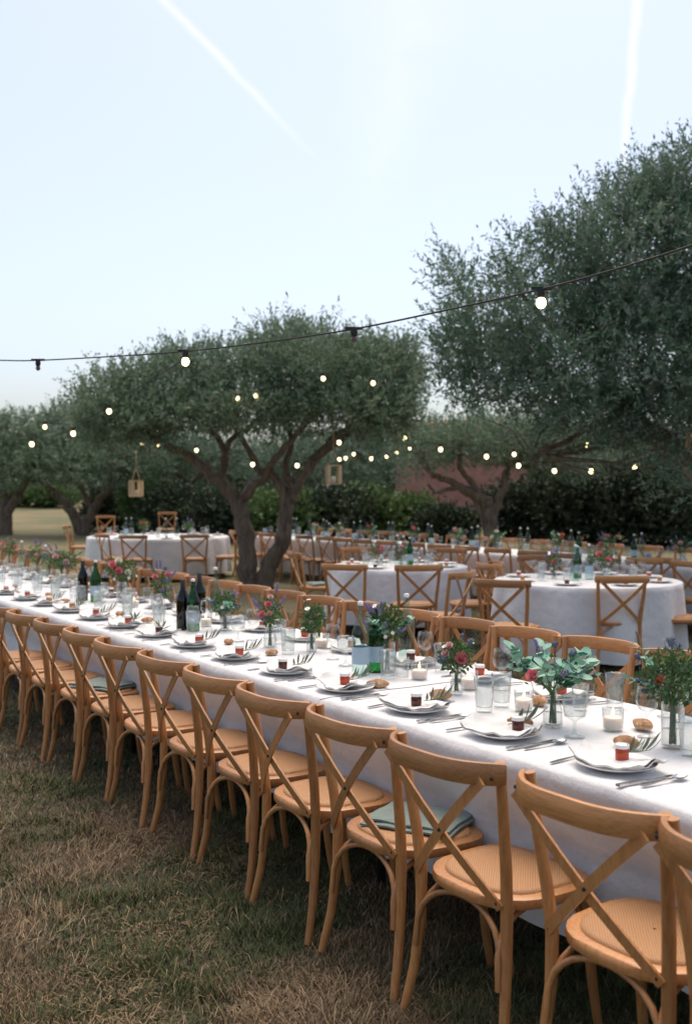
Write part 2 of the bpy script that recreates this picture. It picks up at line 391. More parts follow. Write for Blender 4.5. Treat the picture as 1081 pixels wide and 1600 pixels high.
# ------------------------------------------------------------------ trees
def leaves_np(pos, dirs, L, W):
    n = len(pos); rnd = RNG.normal(size=(n, 3)); side = np.cross(dirs, rnd); side /= np.linalg.norm(side, axis=1, keepdims=True) + 1e-9
    tip = pos + dirs * L[:, None]; mid = pos + dirs * (L * .5)[:, None]
    return np.stack([pos, mid + side * W[:, None], tip, mid - side * W[:, None]], 1).reshape(-1, 3)
def crown_np(lobes, twigs, per, leaf, twig_len, shell=.5, gap=.25, gfreq=1.3, wmul=.13, upbias=.5, seed=0):
    """lobes: (centre, (rx, ry, rz)). Twigs are spread through every lobe, most of them near its skin; leaves sit along each twig"""
    vol = np.array([l[1][0] * l[1][1] + l[1][1] * l[1][2] + l[1][0] * l[1][2] for l in lobes]); pick = RNG.choice(len(lobes), int(twigs * 1.6), p=vol / vol.sum())
    C = np.array([tuple(l[0]) for l in lobes])[pick]; RR = np.array([l[1] for l in lobes])[pick]
    d = RNG.normal(size=(len(pick), 3)); d /= np.linalg.norm(d, axis=1, keepdims=True)
    r = 1 - (1 - shell) * RNG.random(len(pick)) ** 1.6; r *= 1 + .30 * fnoise(C + d * RR, 1.7 * gfreq, seed)
    p = C + d * RR * r[:, None]
    ok = fnoise(p, gfreq, seed + 1) + .5 * fnoise(p, gfreq * 3, seed + 2) > -1.2 + gap * 2
    p, d = p[ok][:twigs], d[ok][:twigs]; n = len(p)
    td = d * .7 + np.array([0, 0, upbias]) + RNG.normal(0, .55, (n, 3)); td /= np.linalg.norm(td, axis=1, keepdims=True)
    tl = twig_len * RNG.uniform(.5, 1.3, n)
    k = np.arange(per) / per
    base = p[:, None] + td[:, None] * (k[None, :, None] * tl[:, None, None])
    ld = td[:, None] * .75 + RNG.normal(0, .6, (n, per, 3)); ld /= np.linalg.norm(ld, axis=2, keepdims=True)
    base, ld = base.reshape(-1, 3), ld.reshape(-1, 3); m_ = len(base)
    L = leaf * RNG.uniform(.65, 1.25, m_)
    tint = np.clip(np.repeat(.45 + .35 * fnoise(p, 3, seed + 3), per) + RNG.normal(0, .2, m_), 0, 1)
    vs = leaves_np(base, ld, L, L * wmul * RNG.uniform(.8, 1.3, m_))
    return vs, np.arange(4 * m_).reshape(-1, 4), np.repeat(tint, 4), (p, td, tl)
def limb_mesh(pts, r0, r1, mat_, name='limb', n=9, wob=.10, step=5):
    pts = [Vector(p) for p in pts]; fine = []
    for i in range(len(pts) - 1):
        a = pts[max(i - 1, 0)]; b = pts[i]; c = pts[i + 1]; d = pts[min(i + 2, len(pts) - 1)]
        for k in range(step):
            t = k / step
            fine.append(.5 * ((2 * b) + (c - a) * t + (2 * a - 5 * b + 4 * c - d) * t * t + (3 * b - a - 3 * c + d) * t ** 3))
    fine.append(pts[-1]); m_ = len(fine); rad = []
    fine = [p + Vector(RNG.normal(0, r1 * .35 + .2 * wob * r0, 3)) * (0 if i in (0,) else 1) for i, p in enumerate(fine)]
    for i in range(m_): rad.append((r0 + (r1 - r0) * (i / (m_ - 1)) ** .8) * (1 + RNG.uniform(-wob, wob)))
    ph = RNG.uniform(0, 6.28)
    mb = MB(); mb.sweep(fine, lambda i: [(rad[i] * (1 + .16 * math.sin(3 * a + ph + i * .25) + .07 * math.sin(5 * a - i * .3)) * math.cos(a), rad[i] * (1 + .16 * math.sin(3 * a + ph + i * .25)) * math.sin(a))
                                         for a in [2 * math.pi * j / n for j in range(n)]])
    return mb.mesh(name, mat_)
def tree(name, label, base, trunk, limbs, lobes, twigs, per, leaf, tw, foliage, cat='tree', group=None, twig_r=.006, **k):
    """all points absolute; the thing's Empty stands at the base"""
    o = thing(name, label, cat, base, 0, group); B = Vector(base); inv = lambda ps: [Vector(p) - B for p in ps]
    if trunk: link('trunk', limb_mesh(inv(trunk[0]), trunk[1], trunk[2], M['bark'], 'trunk'), o)
    for ps, r0, r1 in limbs: link('limb', limb_mesh(inv(ps), r0, r1, M['bark']), o)
    vs, fs, ti, (p, td, tl) = crown_np([(Vector(c) - B, r) for c, r in lobes], twigs, per, leaf, tw, **k)
    link('crown', np_mesh('crown', vs, fs, M[foliage], ti), o)
    if twig_r:
        mb = MB(); sel = RNG.choice(len(p), min(len(p), 500), replace=False)
        ends = [Vector(l[-1]) - B for l, _, _ in limbs] or [Vector((0, 0, 1))]
        for i in sel[:110]:
            a = Vector(p[i]); e = min(ends, key=lambda e: (e - a).length); mid = e.lerp(a, .5) + Vector(RNG.normal(0, .12, 3))
            mb.tube([e.lerp(a, .15), mid, a + Vector(td[i]) * tl[i] * .6], [twig_r * 2.2, twig_r * 1.5, twig_r * .6], 4, False)
        tg = link('twigs', mb.mesh('twigs', M['bark']), o); tg['kind'] = 'stuff'
    return o
def lob(px, py, d, rx, ry, rd):
    s = F / d; return (PX(px, py, d), (rx / s, rd, ry / s))
def pl(d, *pts):
    """polyline of photo pixels at depth d (a third number shifts the depth)"""
    return [PX(p[0], p[1], d + (p[2] if len(p) > 2 else 0)) for p in pts]

# big olive on the right
bz = Vector((5.75, 15.2, 0))
tree('olive_tree', 'large dark olive tree filling the right side above the round tables', bz,
     ([bz - Vector((0, 0, .1)), (5.6, 15.1, .7), (5.3, 14.8, 1.4), (4.9, 14.4, 2.0)], .34, .24),
     [(pl(13.4, (1105, 720, .9), (1040, 690, .3), (980, 640), (930, 560), (900, 470)), .20, .05),
      (pl(13.4, (1100, 700, .9), (1085, 600), (1060, 480), (1040, 380)), .18, .05),
      (pl(13.4, (1040, 690, .3), (960, 655), (880, 690, -.3), (830, 715, -.4)), .07, .02),
      (pl(13.4, (980, 640), (900, 600), (820, 560), (760, 520)), .10, .03),
      (pl(13.4, (930, 560), (850, 500), (790, 430)), .07, .02), (pl(13.4, (1085, 600), (1160, 500), (1200, 400)), .12, .04)],
     [lob(785, 490, 12.6, 90, 80, .9), lob(865, 440, 12.8, 105, 82, 1.0), lob(965, 425, 12.8, 120, 115, 1.2), lob(1065, 395, 13, 120, 130, 1.3), lob(1190, 400, 13.5, 150, 180, 1.5),
      lob(790, 585, 12.6, 95, 60, .9), lob(890, 570, 12.5, 120, 85, 1.1), lob(1005, 560, 12.8, 125, 105, 1.2), lob(1125, 580, 13.2, 150, 120, 1.4),
      lob(730, 428, 12.6, 55, 26, .4), lob(1005, 325, 12.8, 65, 42, .7), lob(1085, 295, 13, 75, 52, .8), lob(720, 570, 12.8, 40, 60, .5),
      lob(930, 660, 13, 120, 40, .8), lob(1060, 660, 13.2, 100, 60, .9), lob(1085, 725, 12.9, 75, 55, .7), lob(985, 690, 13, 60, 26, .6)],
     10500, 15, .070, .40, 'olive', shell=.45, gap=.20, gfreq=1.8, wmul=.15, upbias=.75, seed=3)
# central olive with forked trunk
bz = Vector(PX(404, 921, 17.2)); bz.z = 0
D_ = 17.2
tree('olive_tree', 'twin-trunked olive tree standing between the tables in mid scene', bz, None,
     [(pl(D_, (394, 925), (389, 880), (386, 835), (372, 790), (345, 755), (310, 725), (262, 695), (215, 670)), .185, .05),
      (pl(D_, (413, 926), (421, 885), (440, 845), (448, 800), (462, 765), (488, 722), (515, 690), (548, 665)), .165, .05),
      (pl(D_, (448, 800), (440, 765), (420, 738), (405, 735), (388, 700), (360, 655)), .10, .03),
      (pl(D_, (372, 790), (395, 760), (415, 745), (432, 715, -.3), (470, 670, -.4), (500, 620)), .10, .03),
      (pl(D_, (345, 755), (350, 700), (320, 660), (305, 620)), .08, .02), (pl(D_, (462, 765), (445, 735), (455, 690), (440, 620)), .09, .03),
      (pl(D_, (345, 755), (358, 690), (400, 660, .3), (420, 600, .4)), .07, .02), (pl(D_, (488, 722), (530, 690), (590, 650)), .06, .02)],
     [lob(195, 625, 17, 60, 55, .8), lob(270, 608, 17.2, 78, 48, 1.1), lob(250, 648, 16.8, 100, 30, 1.1), lob(405, 612, 17.4, 95, 60, 1.3), lob(480, 580, 17.2, 95, 58, 1.3),
      lob(565, 598, 17.2, 90, 58, 1.2), lob(615, 600, 17.2, 45, 50, .8), lob(535, 645, 16.8, 95, 30, 1.2), lob(385, 648, 16.6, 80, 28, 1.0), lob(445, 540, 17.3, 45, 28, .6),
      lob(600, 560, 17.3, 58, 30, .6), lob(600, 648, 17.2, 36, 30, .6), lob(165, 668, 17, 32, 40, .5), lob(310, 570, 17.4, 55, 25, .6), lob(205, 672, 16.9, 70, 26, .7), lob(600, 668, 16.9, 50, 26, .6), lob(175, 640, 17.2, 48, 45, .7)],
     7800, 14, .078, .40, 'olive_pale', shell=.42, gap=.22, gfreq=1.9, wmul=.16, upbias=.6, seed=5)
# other olives farther back
def far_olive(label, px, d, legs, lobes, twigs, foliage='olive_pale', leaf=.10, tw=.45, seed=7, per=12):
    x = (px - 540.5) / F * d; b = Vector((x, d, float(gh(x, d))))
    lim = [([b - Vector((0, 0, .1))] + pl(d, *l), r0, r1) for l, r0, r1 in legs]
    tree('olive_tree', label, b, None, lim, lobes, twigs, per, leaf, tw, foliage, group='olive trees of the grove', twig_r=.008, shell=.3, gap=.15, gfreq=1., wmul=.19, seed=seed)
far_olive('wide olive tree with a V-shaped trunk behind the left round table', 130, 31,
          [([(112, 800), (92, 775), (72, 758), (40, 735)], .17, .07), ([(146, 797), (165, 770), (188, 745), (205, 700)], .18, .07), ([(142, 800), (130, 765), (120, 730)], .10, .05)],
          [lob(150, 690, 31, 85, 45, 1.8), lob(75, 690, 31, 60, 45, 1.5), lob(205, 710, 31, 60, 45, 1.5), lob(120, 725, 30, 90, 35, 1.6), lob(100, 660, 31, 50, 28, 1.)], 2200)
far_olive('olive tree on the dry slope at the left frame edge', 10, 31,
          [([(5, 800), (8, 770), (-15, 740)], .17, .07), ([(14, 800), (28, 770), (45, 745), (60, 720)], .2, .06)],
          [lob(-5, 695, 31, 55, 45, 1.5), lob(-60, 690, 31, 60, 60, 1.5), lob(30, 680, 31.5, 40, 35, 1.2), lob(15, 735, 30.5, 50, 28, 1.2)], 1500, seed=9)
far_olive('slim olive tree seen under the central crown above the left tables', 297, 33,
          [([(298, 790), (296, 765), (280, 740), (262, 715)], .14, .05), ([(310, 795), (325, 780), (345, 768)], .10, .04), ([(298, 765), (318, 740), (340, 720)], .10, .04)],
          [lob(285, 705, 33, 75, 45, 1.5), lob(350, 715, 33, 70, 45, 1.5), lob(240, 720, 33, 50, 40, 1.3)], 1500, 'olive', seed=11)
far_olive('olive tree with a straight dark trunk right of the forked olive', 487, 32,
          [([(487, 800), (486, 760), (480, 720)], .20, .10), ([(487, 770), (510, 730), (540, 700)], .10, .04)],
          [lob(500, 720, 32, 80, 50, 1.6), lob(570, 725, 32, 80, 50, 1.6), lob(440, 730, 32, 60, 40, 1.4), lob(600, 690, 33, 60, 35, 1.2)], 1900, 'olive', seed=13)
far_olive('branchy olive tree in front of the pink house', 768, 26,
          [([(766, 815), (762, 790), (735, 770), (705, 752), (672, 742)], .22, .06), ([(768, 812), (775, 790), (788, 755), (790, 720)], .18, .06),
           ([(755, 785), (738, 755), (722, 735), (715, 705)], .11, .05), ([(738, 770), (700, 765), (682, 770), (668, 758)], .08, .03)],
          [lob(715, 688, 26, 75, 32, 1.3), lob(795, 690, 26, 80, 38, 1.5), lob(865, 700, 26, 70, 45, 1.4), lob(660, 700, 26, 45, 32, 1.), lob(930, 705, 27, 70, 40, 1.3)], 2300, 'olive_pale', .09, .4, 15)
far_olive('tall olive tree behind the branchy one under the big crown', 860, 34,
          [([(858, 800), (850, 770), (830, 735)], .2, .07), ([(862, 800), (875, 760), (890, 720)], .18, .07)],
          [lob(820, 680, 34, 90, 40, 1.8), lob(910, 690, 34, 90, 50, 1.8), lob(1000, 690, 34, 90, 50, 1.8), lob(700, 690, 35, 70, 30, 1.5)], 2000, 'olive', seed=17)

def bush(name, label, px, d, wpx, top, foliage, n, leaf=.11, cat='bush', group=None, seed=21, rd=None):
    s = F / d; x = (px - 540.5) / F * d; z0 = float(gh(x, d)); zt = HC + (YH - top) / s; h = max(zt - z0, .5); r = wpx / 2 / s; rd = rd or r
    b = Vector((x, d, z0)); lb = []
    for i in range(5):
        a = RNG.uniform(0, 6.28); lb.append((b + Vector((math.cos(a) * r * .45, math.sin(a) * rd * .45, h * RNG.uniform(.32, .62))), (r * .6, rd * .6, h * .38)))
    lb.append((b + Vector((0, 0, h * .5)), (r * .8, rd * .8, h * .5)))
    o = thing(name, label, cat, b, 0, group)
    link('stem', limb_mesh([Vector((0, 0, -.1)), Vector((.05, 0, h * .3)), Vector((0, .05, h * .6))], .09, .04, M['bark'], 'stem'), o)
    vs, fs, ti, _ = crown_np([(Vector(c) - b, q_) for c, q_ in lb], n, 10, leaf, .3, shell=.25, gap=.05, wmul=.28, upbias=.3, seed=seed)
    link('foliage', np_mesh('foliage', vs, fs, M[foliage], ti), o)
    return o
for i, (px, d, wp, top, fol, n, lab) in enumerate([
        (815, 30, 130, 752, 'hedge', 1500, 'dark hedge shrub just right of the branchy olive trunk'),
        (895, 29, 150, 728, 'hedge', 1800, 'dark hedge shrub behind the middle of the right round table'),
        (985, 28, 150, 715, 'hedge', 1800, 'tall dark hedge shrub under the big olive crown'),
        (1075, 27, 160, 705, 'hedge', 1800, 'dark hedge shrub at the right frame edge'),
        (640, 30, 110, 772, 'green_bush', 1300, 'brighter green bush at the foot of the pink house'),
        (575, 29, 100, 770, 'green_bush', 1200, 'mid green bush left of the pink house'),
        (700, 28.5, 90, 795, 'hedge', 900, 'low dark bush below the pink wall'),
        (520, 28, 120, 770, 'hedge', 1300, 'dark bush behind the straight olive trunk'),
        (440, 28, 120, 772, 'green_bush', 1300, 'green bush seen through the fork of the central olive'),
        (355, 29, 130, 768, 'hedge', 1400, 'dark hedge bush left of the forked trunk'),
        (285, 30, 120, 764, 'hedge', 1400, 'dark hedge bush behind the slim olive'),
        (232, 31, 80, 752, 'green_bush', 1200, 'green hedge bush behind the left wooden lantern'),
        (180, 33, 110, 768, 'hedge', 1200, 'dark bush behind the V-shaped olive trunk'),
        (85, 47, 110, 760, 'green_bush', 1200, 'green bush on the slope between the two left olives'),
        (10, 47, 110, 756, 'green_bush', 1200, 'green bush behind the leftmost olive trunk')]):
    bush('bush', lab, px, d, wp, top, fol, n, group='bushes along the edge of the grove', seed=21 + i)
# far wood behind everything
lb = []
for px in range(-140, 1300, 60):
    d = 62 + 5 * math.sin(px * .7); lb.append(lob(px, 735 + 12 * math.sin(px * .13), d, 70, 38, 2.5))
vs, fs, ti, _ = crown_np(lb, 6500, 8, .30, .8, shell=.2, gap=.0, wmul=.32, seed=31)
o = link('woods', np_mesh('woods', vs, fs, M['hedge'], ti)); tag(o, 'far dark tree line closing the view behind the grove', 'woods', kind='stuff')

# pink house behind the branchy olive
m = M['plaster'] = mat('pink_plaster', (.46, .20, .15), .9); q = NT(m)
f = q.noise(q.coord(), 2.5, 6, .6); q.base(q.ramp(f, [(.3, (.32, .15, .12)), (.7, (.46, .24, .195))])); q.bump(f, .4, .03)
M['tile'] = mat('terracotta_tile', (.38, .15, .08), .8)
hp = PX(722, 800, 44); hx, hy = hp.x, 44.; hz = float(gh(hx, hy))
ho = thing('house', 'low pink plastered house glimpsed between the olive branches', 'house', (hx, hy, hz), R(-8))
link('wall', MB().box((0, 0, 1.35), (5.2, 4, 2.9)).mesh('wall', M['plaster'], False), ho)
mb = MB(); mb.prism([(-2.3, 0), (2.3, 0), (0, .9)], -2.9, 2.9)
mb.v = [(z, x, y + 2.803) for x, y, z in mb.v]
rf = link('roof', mb.mesh('roof', M['tile'], False), ho)
mb = MB()
for i in range(24):
    x = -2.8 + i * .243; mb.tube([(x, -2.34, 2.82), (x, 0, 3.74)], .09, 6)
tl_ = link('roof_tiles', mb.mesh('roof_tiles', M['tile']), rf); tl_['kind'] = 'stuff'

# ------------------------------------------------------------------ cross-back chair
RAILH, SEATH = .88, .46
def build_chair():
    o = thing('crossback_chair', '-', 'chair'); W = M['chair']
    # seat: rounded D, front edge wider and rounder
    def outline(k, n=28):
        out = []
        for i in range(n):
            a = 2 * math.pi * i / n; c, s = math.cos(a), math.sin(a); e = .62
            x = math.copysign(abs(c) ** e, c) * .225; y = math.copysign(abs(s) ** e, s) * .205
            x *= 1 + .06 * (y / .205) - (.10 if y < -.1 else 0) * (abs(y) - .1) / .1
            out.append((x * k, y * k - .012))
        return out
    mb = MB(); rings = [(.93, .424), (.985, .428), (1.0, .440), (.985, .456), (.95, .460), (.80, .459)]
    vs = []; n = 28
    for k, z in rings: vs += [(x, y, z) for x, y in outline(k)]
    fs = [(i * n + j, i * n + (j + 1) % n, (i + 1) * n + (j + 1) % n, (i + 1) * n + j) for i in range(len(rings) - 1) for j in range(n)]
    fs += [tuple(range(n))[::-1], tuple((len(rings) - 1) * n + j for j in range(n))]
    mb.add(vs, fs); seat = link('seat', mb.mesh('seat', W, True, 50), o)
    mb = MB(); vs = []; rr = [(.83, .4585), (.82, .466), (.76, .470), (.4, .471), (.02, .471)]
    for k, z in rr: vs += [(x, y, z) for x, y in outline(k)]
    fs = [(i * n + j, i * n + (j + 1) % n, (i + 1) * n + (j + 1) % n, (i + 1) * n + j) for i in range(len(rr) - 1) for j in range(n)]
    mb.add(vs, fs); link('seat_pad', mb.mesh('seat_pad', M['rattan']), seat)
    # rear legs run up into the back posts
    for s in (-1, 1):
        mb = MB(); pts = [(s * .219, -.243, 0), (s * .203, -.213, .14), (s * .192, -.196, .30), (s * .191, -.194, .44), (s * .199, -.205, .56), (s * .211, -.226, .70), (s * .221, -.250, .874)]
        mb.tube(pts, [.0135, .016, .0175, .0185, .0178, .017, .0155], 9); link('leg', mb.mesh('rear_leg', W, True, 60), o)
    for s in (-1, 1):
        mb = MB(); mb.tube([(s * .178, .135, .43), (s * .180, .145, .30), (s * .186, .165, .12), (s * .190, .185, 0)], [.0175, .0175, .0155, .0135], 9)
        link('leg', mb.mesh('front_leg', W, True, 60), o)
    # bent top rail bowing backward
    def rr_prof(hw, hh, r=.4):
        return [(-hw, -hh * r), (-hw * .55, -hh * .92), (0, -hh), (hw * .55, -hh * .92), (hw, -hh * r), (hw, hh * r), (hw * .55, hh * .92), (0, hh), (-hw * .55, hh * .92), (-hw, hh * r)]
    mb = MB(); pts = []
    for i in range(23):
        q_ = math.sin(math.pi / 2 * (-1 + i / 11)); pts.append((q_ * .246, -.250 - .108 * (1 - abs(q_) ** 3.2), .846 + .003 * (1 - q_ * q_)))
    mb.sweep(pts, lambda i: rr_prof(.0135 - .002 * abs(i - 11) / 11, .0335 - .005 * (abs(i - 11) / 11) ** 6), True, (0, 0, 1))
    rail = link('top_rail', mb.mesh('top_rail', M['rail'], True, 50), o)
    for s in (-1, 1):
        sb = MB(); sb.ball((s * .232, -.292, .838), (.006, .004, .006), 8, 4); link('screw', sb.mesh('screw', M['black']), rail)
    # crossed flat slats
    for s in (-1, 1):
        mb = MB(); pts = []
        for i in range(9):
            t = i / 8; x = s * (.214 - .402 * t); z = .832 - .382 * t; y = -.312 + .096 * t - .016 * math.sin(math.pi * t) - (.009 * math.sin(math.pi * t) if s > 0 else 0)
            pts.append((x, y, z))
        mb.sweep(pts, lambda i: [(-.0042, -.0145), (.0042, -.0145), (.0042, .0145), (-.0042, .0145)], True, None)
        # orient the flat side toward the back
        sl = MB(); m_ = len(pts)
        for i, p in enumerate(pts):
            d = (Vector(pts[min(i + 1, m_ - 1)]) - Vector(pts[max(i - 1, 0)])).normalized(); nrm = Vector((0, 1, 0)); nrm = (nrm - d * nrm.dot(d)).normalized(); side = d.cross(nrm)
            for a, b in ((-.0145, -.004), (.0145, -.004), (.0145, .004), (-.0145, .004)): sl.v.append(tuple(Vector(p) + side * a + nrm * b))
        for i in range(m_ - 1):
            for j in range(4): k = (j + 1) % 4; sl.f.append((i * 4 + j, i * 4 + k, i * 4 + 4 + k, i * 4 + 4 + j))
        sl.f += [(0, 1, 2, 3), tuple((m_ - 1) * 4 + j for j in (3, 2, 1, 0))]
        so = link('cross_slat', sl.mesh('cross_slat', W, True, 30), o)
        sb = MB(); p = pts[-1]; sb.ball((p[0] + s * .012, p[1] - .006, p[2] + .012), (.0065, .004, .0065), 8, 4); link('screw', sb.mesh('screw', M['black']), so)
        if s > 0: sb = MB(); p = pts[4]; sb.ball((p[0], p[1] - .007, p[2]), (.006, .004, .006), 8, 4); link('screw', sb.mesh('screw', M['black']), so)
    # bentwood arches under the seat, one between each two legs
    def arch(a, b, inward):
        a, b = Vector(a), Vector(b); pts = []
        for i in range(15):
            t = i / 14; u_ = .5 - .5 * math.cos(math.pi * t); z = .215 + .205 * math.sin(math.pi * t) ** .55
            p = a.lerp(b, u_) + Vector(inward) * math.sin(math.pi * t); p.z = z; pts.append(p)
        mb = MB(); mb.tube(pts, .0095, 7); return mb.mesh('brace', W, True, 60)
    RL, RR_, FL, FR = (-.186, -.222, 0), (.186, -.222, 0), (-.183, .155, 0), (.183, .155, 0)
    for a, b, iw in ((RL, RR_, (0, .035, 0)), (FL, FR, (0, -.035, 0)), (RL, FL, (.03, 0, 0)), (RR_, FR, (-.03, 0, 0))): link('brace', arch(a, b, iw), o)
    return o
CH = Proto(build_chair)
FACE_N = TH - math.pi / 2                      # a chair of the near row looks across the table
J = lambda s: RNG.uniform(-s, s)
NEAR = [(2.390 + .5105 * (k - 3)) for k in range(1, 14)]
dn = [0, -.02, .015, 0, .01, 0, -.01, .01, 0, 0, 0, 0, 0, 0, 0, 0]
for i, t in enumerate(NEAR):
    lab = {0: 'honey wood cross-back chair cut by the right edge, nearest of the front row',
           3: 'front row cross-back chair carrying a folded grey-green cloth, fourth from the near end',
           9: 'front row chair with a grey-green cloth, tenth from the near end'}.get(i, 'front row cross-back chair with bare rattan seat, %s from the near right end' % ordinal(i + 1))
    p = T(t + dn[i] + J(.008), 2.205 + J(.012)); CH.put(lab, 'chair', p, FACE_N + J(.03), 'chairs along the near side of the long table')
    if i in (3, 9): SAGE = globals().setdefault('SAGE', []); SAGE.append((Vector(p), 'folded grey-green cloth on the %s chair seat of the front row' % ordinal(i + 1)))
for i in range(24):
    t = 3.40 + .5085 * i - .25
    CH.put('far side chair of the long table facing us, %s from the right edge' % ordinal(i + 1), 'chair',
           T(t + J(.015), 3.66 + J(.02)), FACE_N + math.pi + J(.05), 'chairs along the far side of the long table')

def chair_at(px, py_rail, face_deg, label, group, d=None):
    """py_rail: photo row of the top rail; face_deg: where the sitter would look, 0 = to the right, 90 = away"""
    p = ON(px, py_rail, RAILH) if d is None else PX(px, 800, d)
    a = R(face_deg); x, y = p.x + .275 * math.cos(a), p.y + .275 * math.sin(a)
    return CH.put(label, 'chair', (x, y, float(gh(x, y))), a - math.pi / 2, group)
# ------------------------------------------------------------------ tables and cloths
TZ = .760
def long_cloth(name, label, t0, t1, o0, o1, drop0, drop1, zadd=0., group=None, seed=0, endl=False):
    prof = []                                     # (offset, z, depth below the edge, side)
    for k in range(15): prof.append((o0, TZ - drop0 * (1 - k / 14), drop0 * (1 - k / 14), -1))
    prof[-1] = (o0 + .004, TZ - .004, 0, -1)
    for k in range(1, 18): prof.append((o0 + (o1 - o0) * k / 18, TZ, 0, 0))
    for k in range(15): prof.append((o1, TZ - drop1 * k / 14, drop1 * k / 14, 1))
    prof[-15] = (o1 - .004, TZ - .004, 0, 1)
    nt_ = max(int((t1 - t0) / .03), 8); m_ = len(prof); vs = []
    ts = np.linspace(t0, t1, nt_ + 1)
    for t in ts:
        for (o, z, dd, sd_) in prof:
            wv = .020 * math.sin(t * 5.3 + seed) + .013 * math.sin(t * 11.7 + 2.1 * seed) + .008 * math.sin(t * 23 + seed * 5) + .018 * math.sin(t * 2.1 + seed)
            off = o + (sd_ * (wv + .012) * min(dd / .35, 1.3) if sd_ else 0)
            off += -sd_ * .115 * min(max(dd - .04, 0) / .24, 1) ** 1.2 * (1 if sd_ < 0 else 0)
            zz = z + zadd + (.0022 * math.sin(t * 9 + o * 7) * math.sin(o * 13 + t * 3) if not sd_ else 0) + (.006 * math.sin(t * 3.1 + seed) * (dd / .6))
            vs.append(tuple(T(t, off, zz)))
    fs = [(i * m_ + j, i * m_ + j + 1, (i + 1) * m_ + j + 1, (i + 1) * m_ + j) for i in range(nt_) for j in range(m_ - 1)]
    mb = MB(); mb.add(vs, fs)
    return tag(link(name, mb.mesh(name, M['linen'], True)), label, 'tablecloth', group)
E0, E1 = 2.3125, 3.335
def table_frame(name, label, t0, t1, o0, o1, group=None):
    c = T((t0 + t1) / 2, (o0 + o1) / 2); z0 = float(gh(c.x, c.y)); o = thing(name, label, 'table', (c.x, c.y, z0), TH, group)
    L, Wd = t1 - t0, o1 - o0
    link('tabletop', MB().box((0, 0, TZ - .024), (Wd - .03, L - .03, .03)).mesh('tabletop', M['chair'], False), o)
    for sx in (-1, 1):
        for sy in (-1, 1):
            link('leg', MB().tube([(sx * (Wd / 2 - .16), sy * (L / 2 - .2), 0), (sx * (Wd / 2 - .16), sy * (L / 2 - .2), TZ - .039)], .018, 8).mesh('leg', M['black']), o)
    return o
CL = [(.75, 3.74, 'white linen cloth over the near right end of the long table'), (3.70, 5.96, 'white linen cloth on the long table between its two wrinkled joints'),
      (5.92, 10.6, 'white linen cloth over the middle of the long table'), (10.56, 16.6, 'white linen cloth over the far left end of the long table')]
for i, (a, b, lab) in enumerate(CL):
    long_cloth('tablecloth', lab, a, b, E0, E1, .57, .52, .003 * (i % 2), 'cloths of the long table', i * 1.7)
    table_frame('banquet_table', 'long table under ' + 'table under the ' + lab.replace('white linen ', '').replace(' of the long table', '').replace(' the long table between', ''), a + .03, b - .03, E0 + .02, E1 - .02)
def round_cloth(label, c, r, drop, folds, amp, seed):
    n = 160; prof = [(0.0, TZ)] + [(r * k / 8, TZ) for k in range(1, 8)] + [(r - .012, TZ), (r, TZ - .006)] + [(r, TZ - .006 - drop * k / 14) for k in range(1, 15)]
    vs = []; rad = np.cumsum(RNG.uniform(.5, 1.5, folds)); rad = rad / rad[-1] * 2 * math.pi
    ph = np.interp(np.linspace(0, 2 * math.pi, n, endpoint=False), np.concatenate([[0], rad]), np.arange(folds + 1) * 2 * math.pi)
    for i, (q_, z) in enumerate(prof):
        dd = max(0, TZ - .006 - z) / drop
        for j in range(n):
            a = 2 * math.pi * j / n; f = math.sin(ph[j]) ; f = math.copysign(abs(f) ** .7, f)
            k = q_ + amp * dd ** .8 * (f + .4 + .3 * math.sin(2 * a + seed)) if dd > 0 else q_
            vs.append((k * math.cos(a), k * math.sin(a), z + .02 * dd * math.sin(2 * a + seed)))
    fs = [(i * n + j, i * n + (j + 1) % n, (i + 1) * n + (j + 1) % n, (i + 1) * n + j) for i in range(len(prof) - 1) for j in range(n)]
    mb = MB(); mb.add(vs, fs); o = link('tablecloth', mb.mesh('tablecloth', M['linen']), None, c); tag(o, label, 'tablecloth', 'cloths of the round tables')
    return o
def round_table(label, c, r):
    o = thing('round_table', label, 'table', c, 0, 'round tables')
    link('tabletop', MB().lathe([(.01, .715), (r - .03, .715), (r - .02, .735), (r - .03, .753), (.01, .753)], 40).mesh('tabletop', M['chair'], True, 30), o)
    for i in range(4):
        a = math.pi / 4 + i * math.pi / 2; x, y = (r - .3) * math.cos(a), (r - .3) * math.sin(a)
        link('leg', MB().tube([(x, y, 0), (x, y, .715)], .018, 8).mesh('leg', M['black']), o)
def gpt(px, d): x = (px - 540.5) / F * d; return Vector((x, d, float(gh(x, d))))
BC, CC, EC = gpt(917, 10.25), gpt(622, 12.2), gpt(248, 19.9)
BR, CRD, ER = .89, .80, 1.32
for lab, c, r, dr, fo, s in (('white cloth hanging in folds over the right round table', BC, BR, .66, 12, 1.), ('white cloth over the middle round table right of the olive trunk', CC, CRD, .60, 11, 2.),
                             ('white cloth over the left round table behind the long table', EC, ER, .66, 15, 3.)):
    round_cloth(lab, c, r, dr, fo, .042, s); round_table('table under the ' + lab.replace('hanging in folds ', '').replace(' right of the olive trunk', '').replace(' behind the long table', ''), c, r)
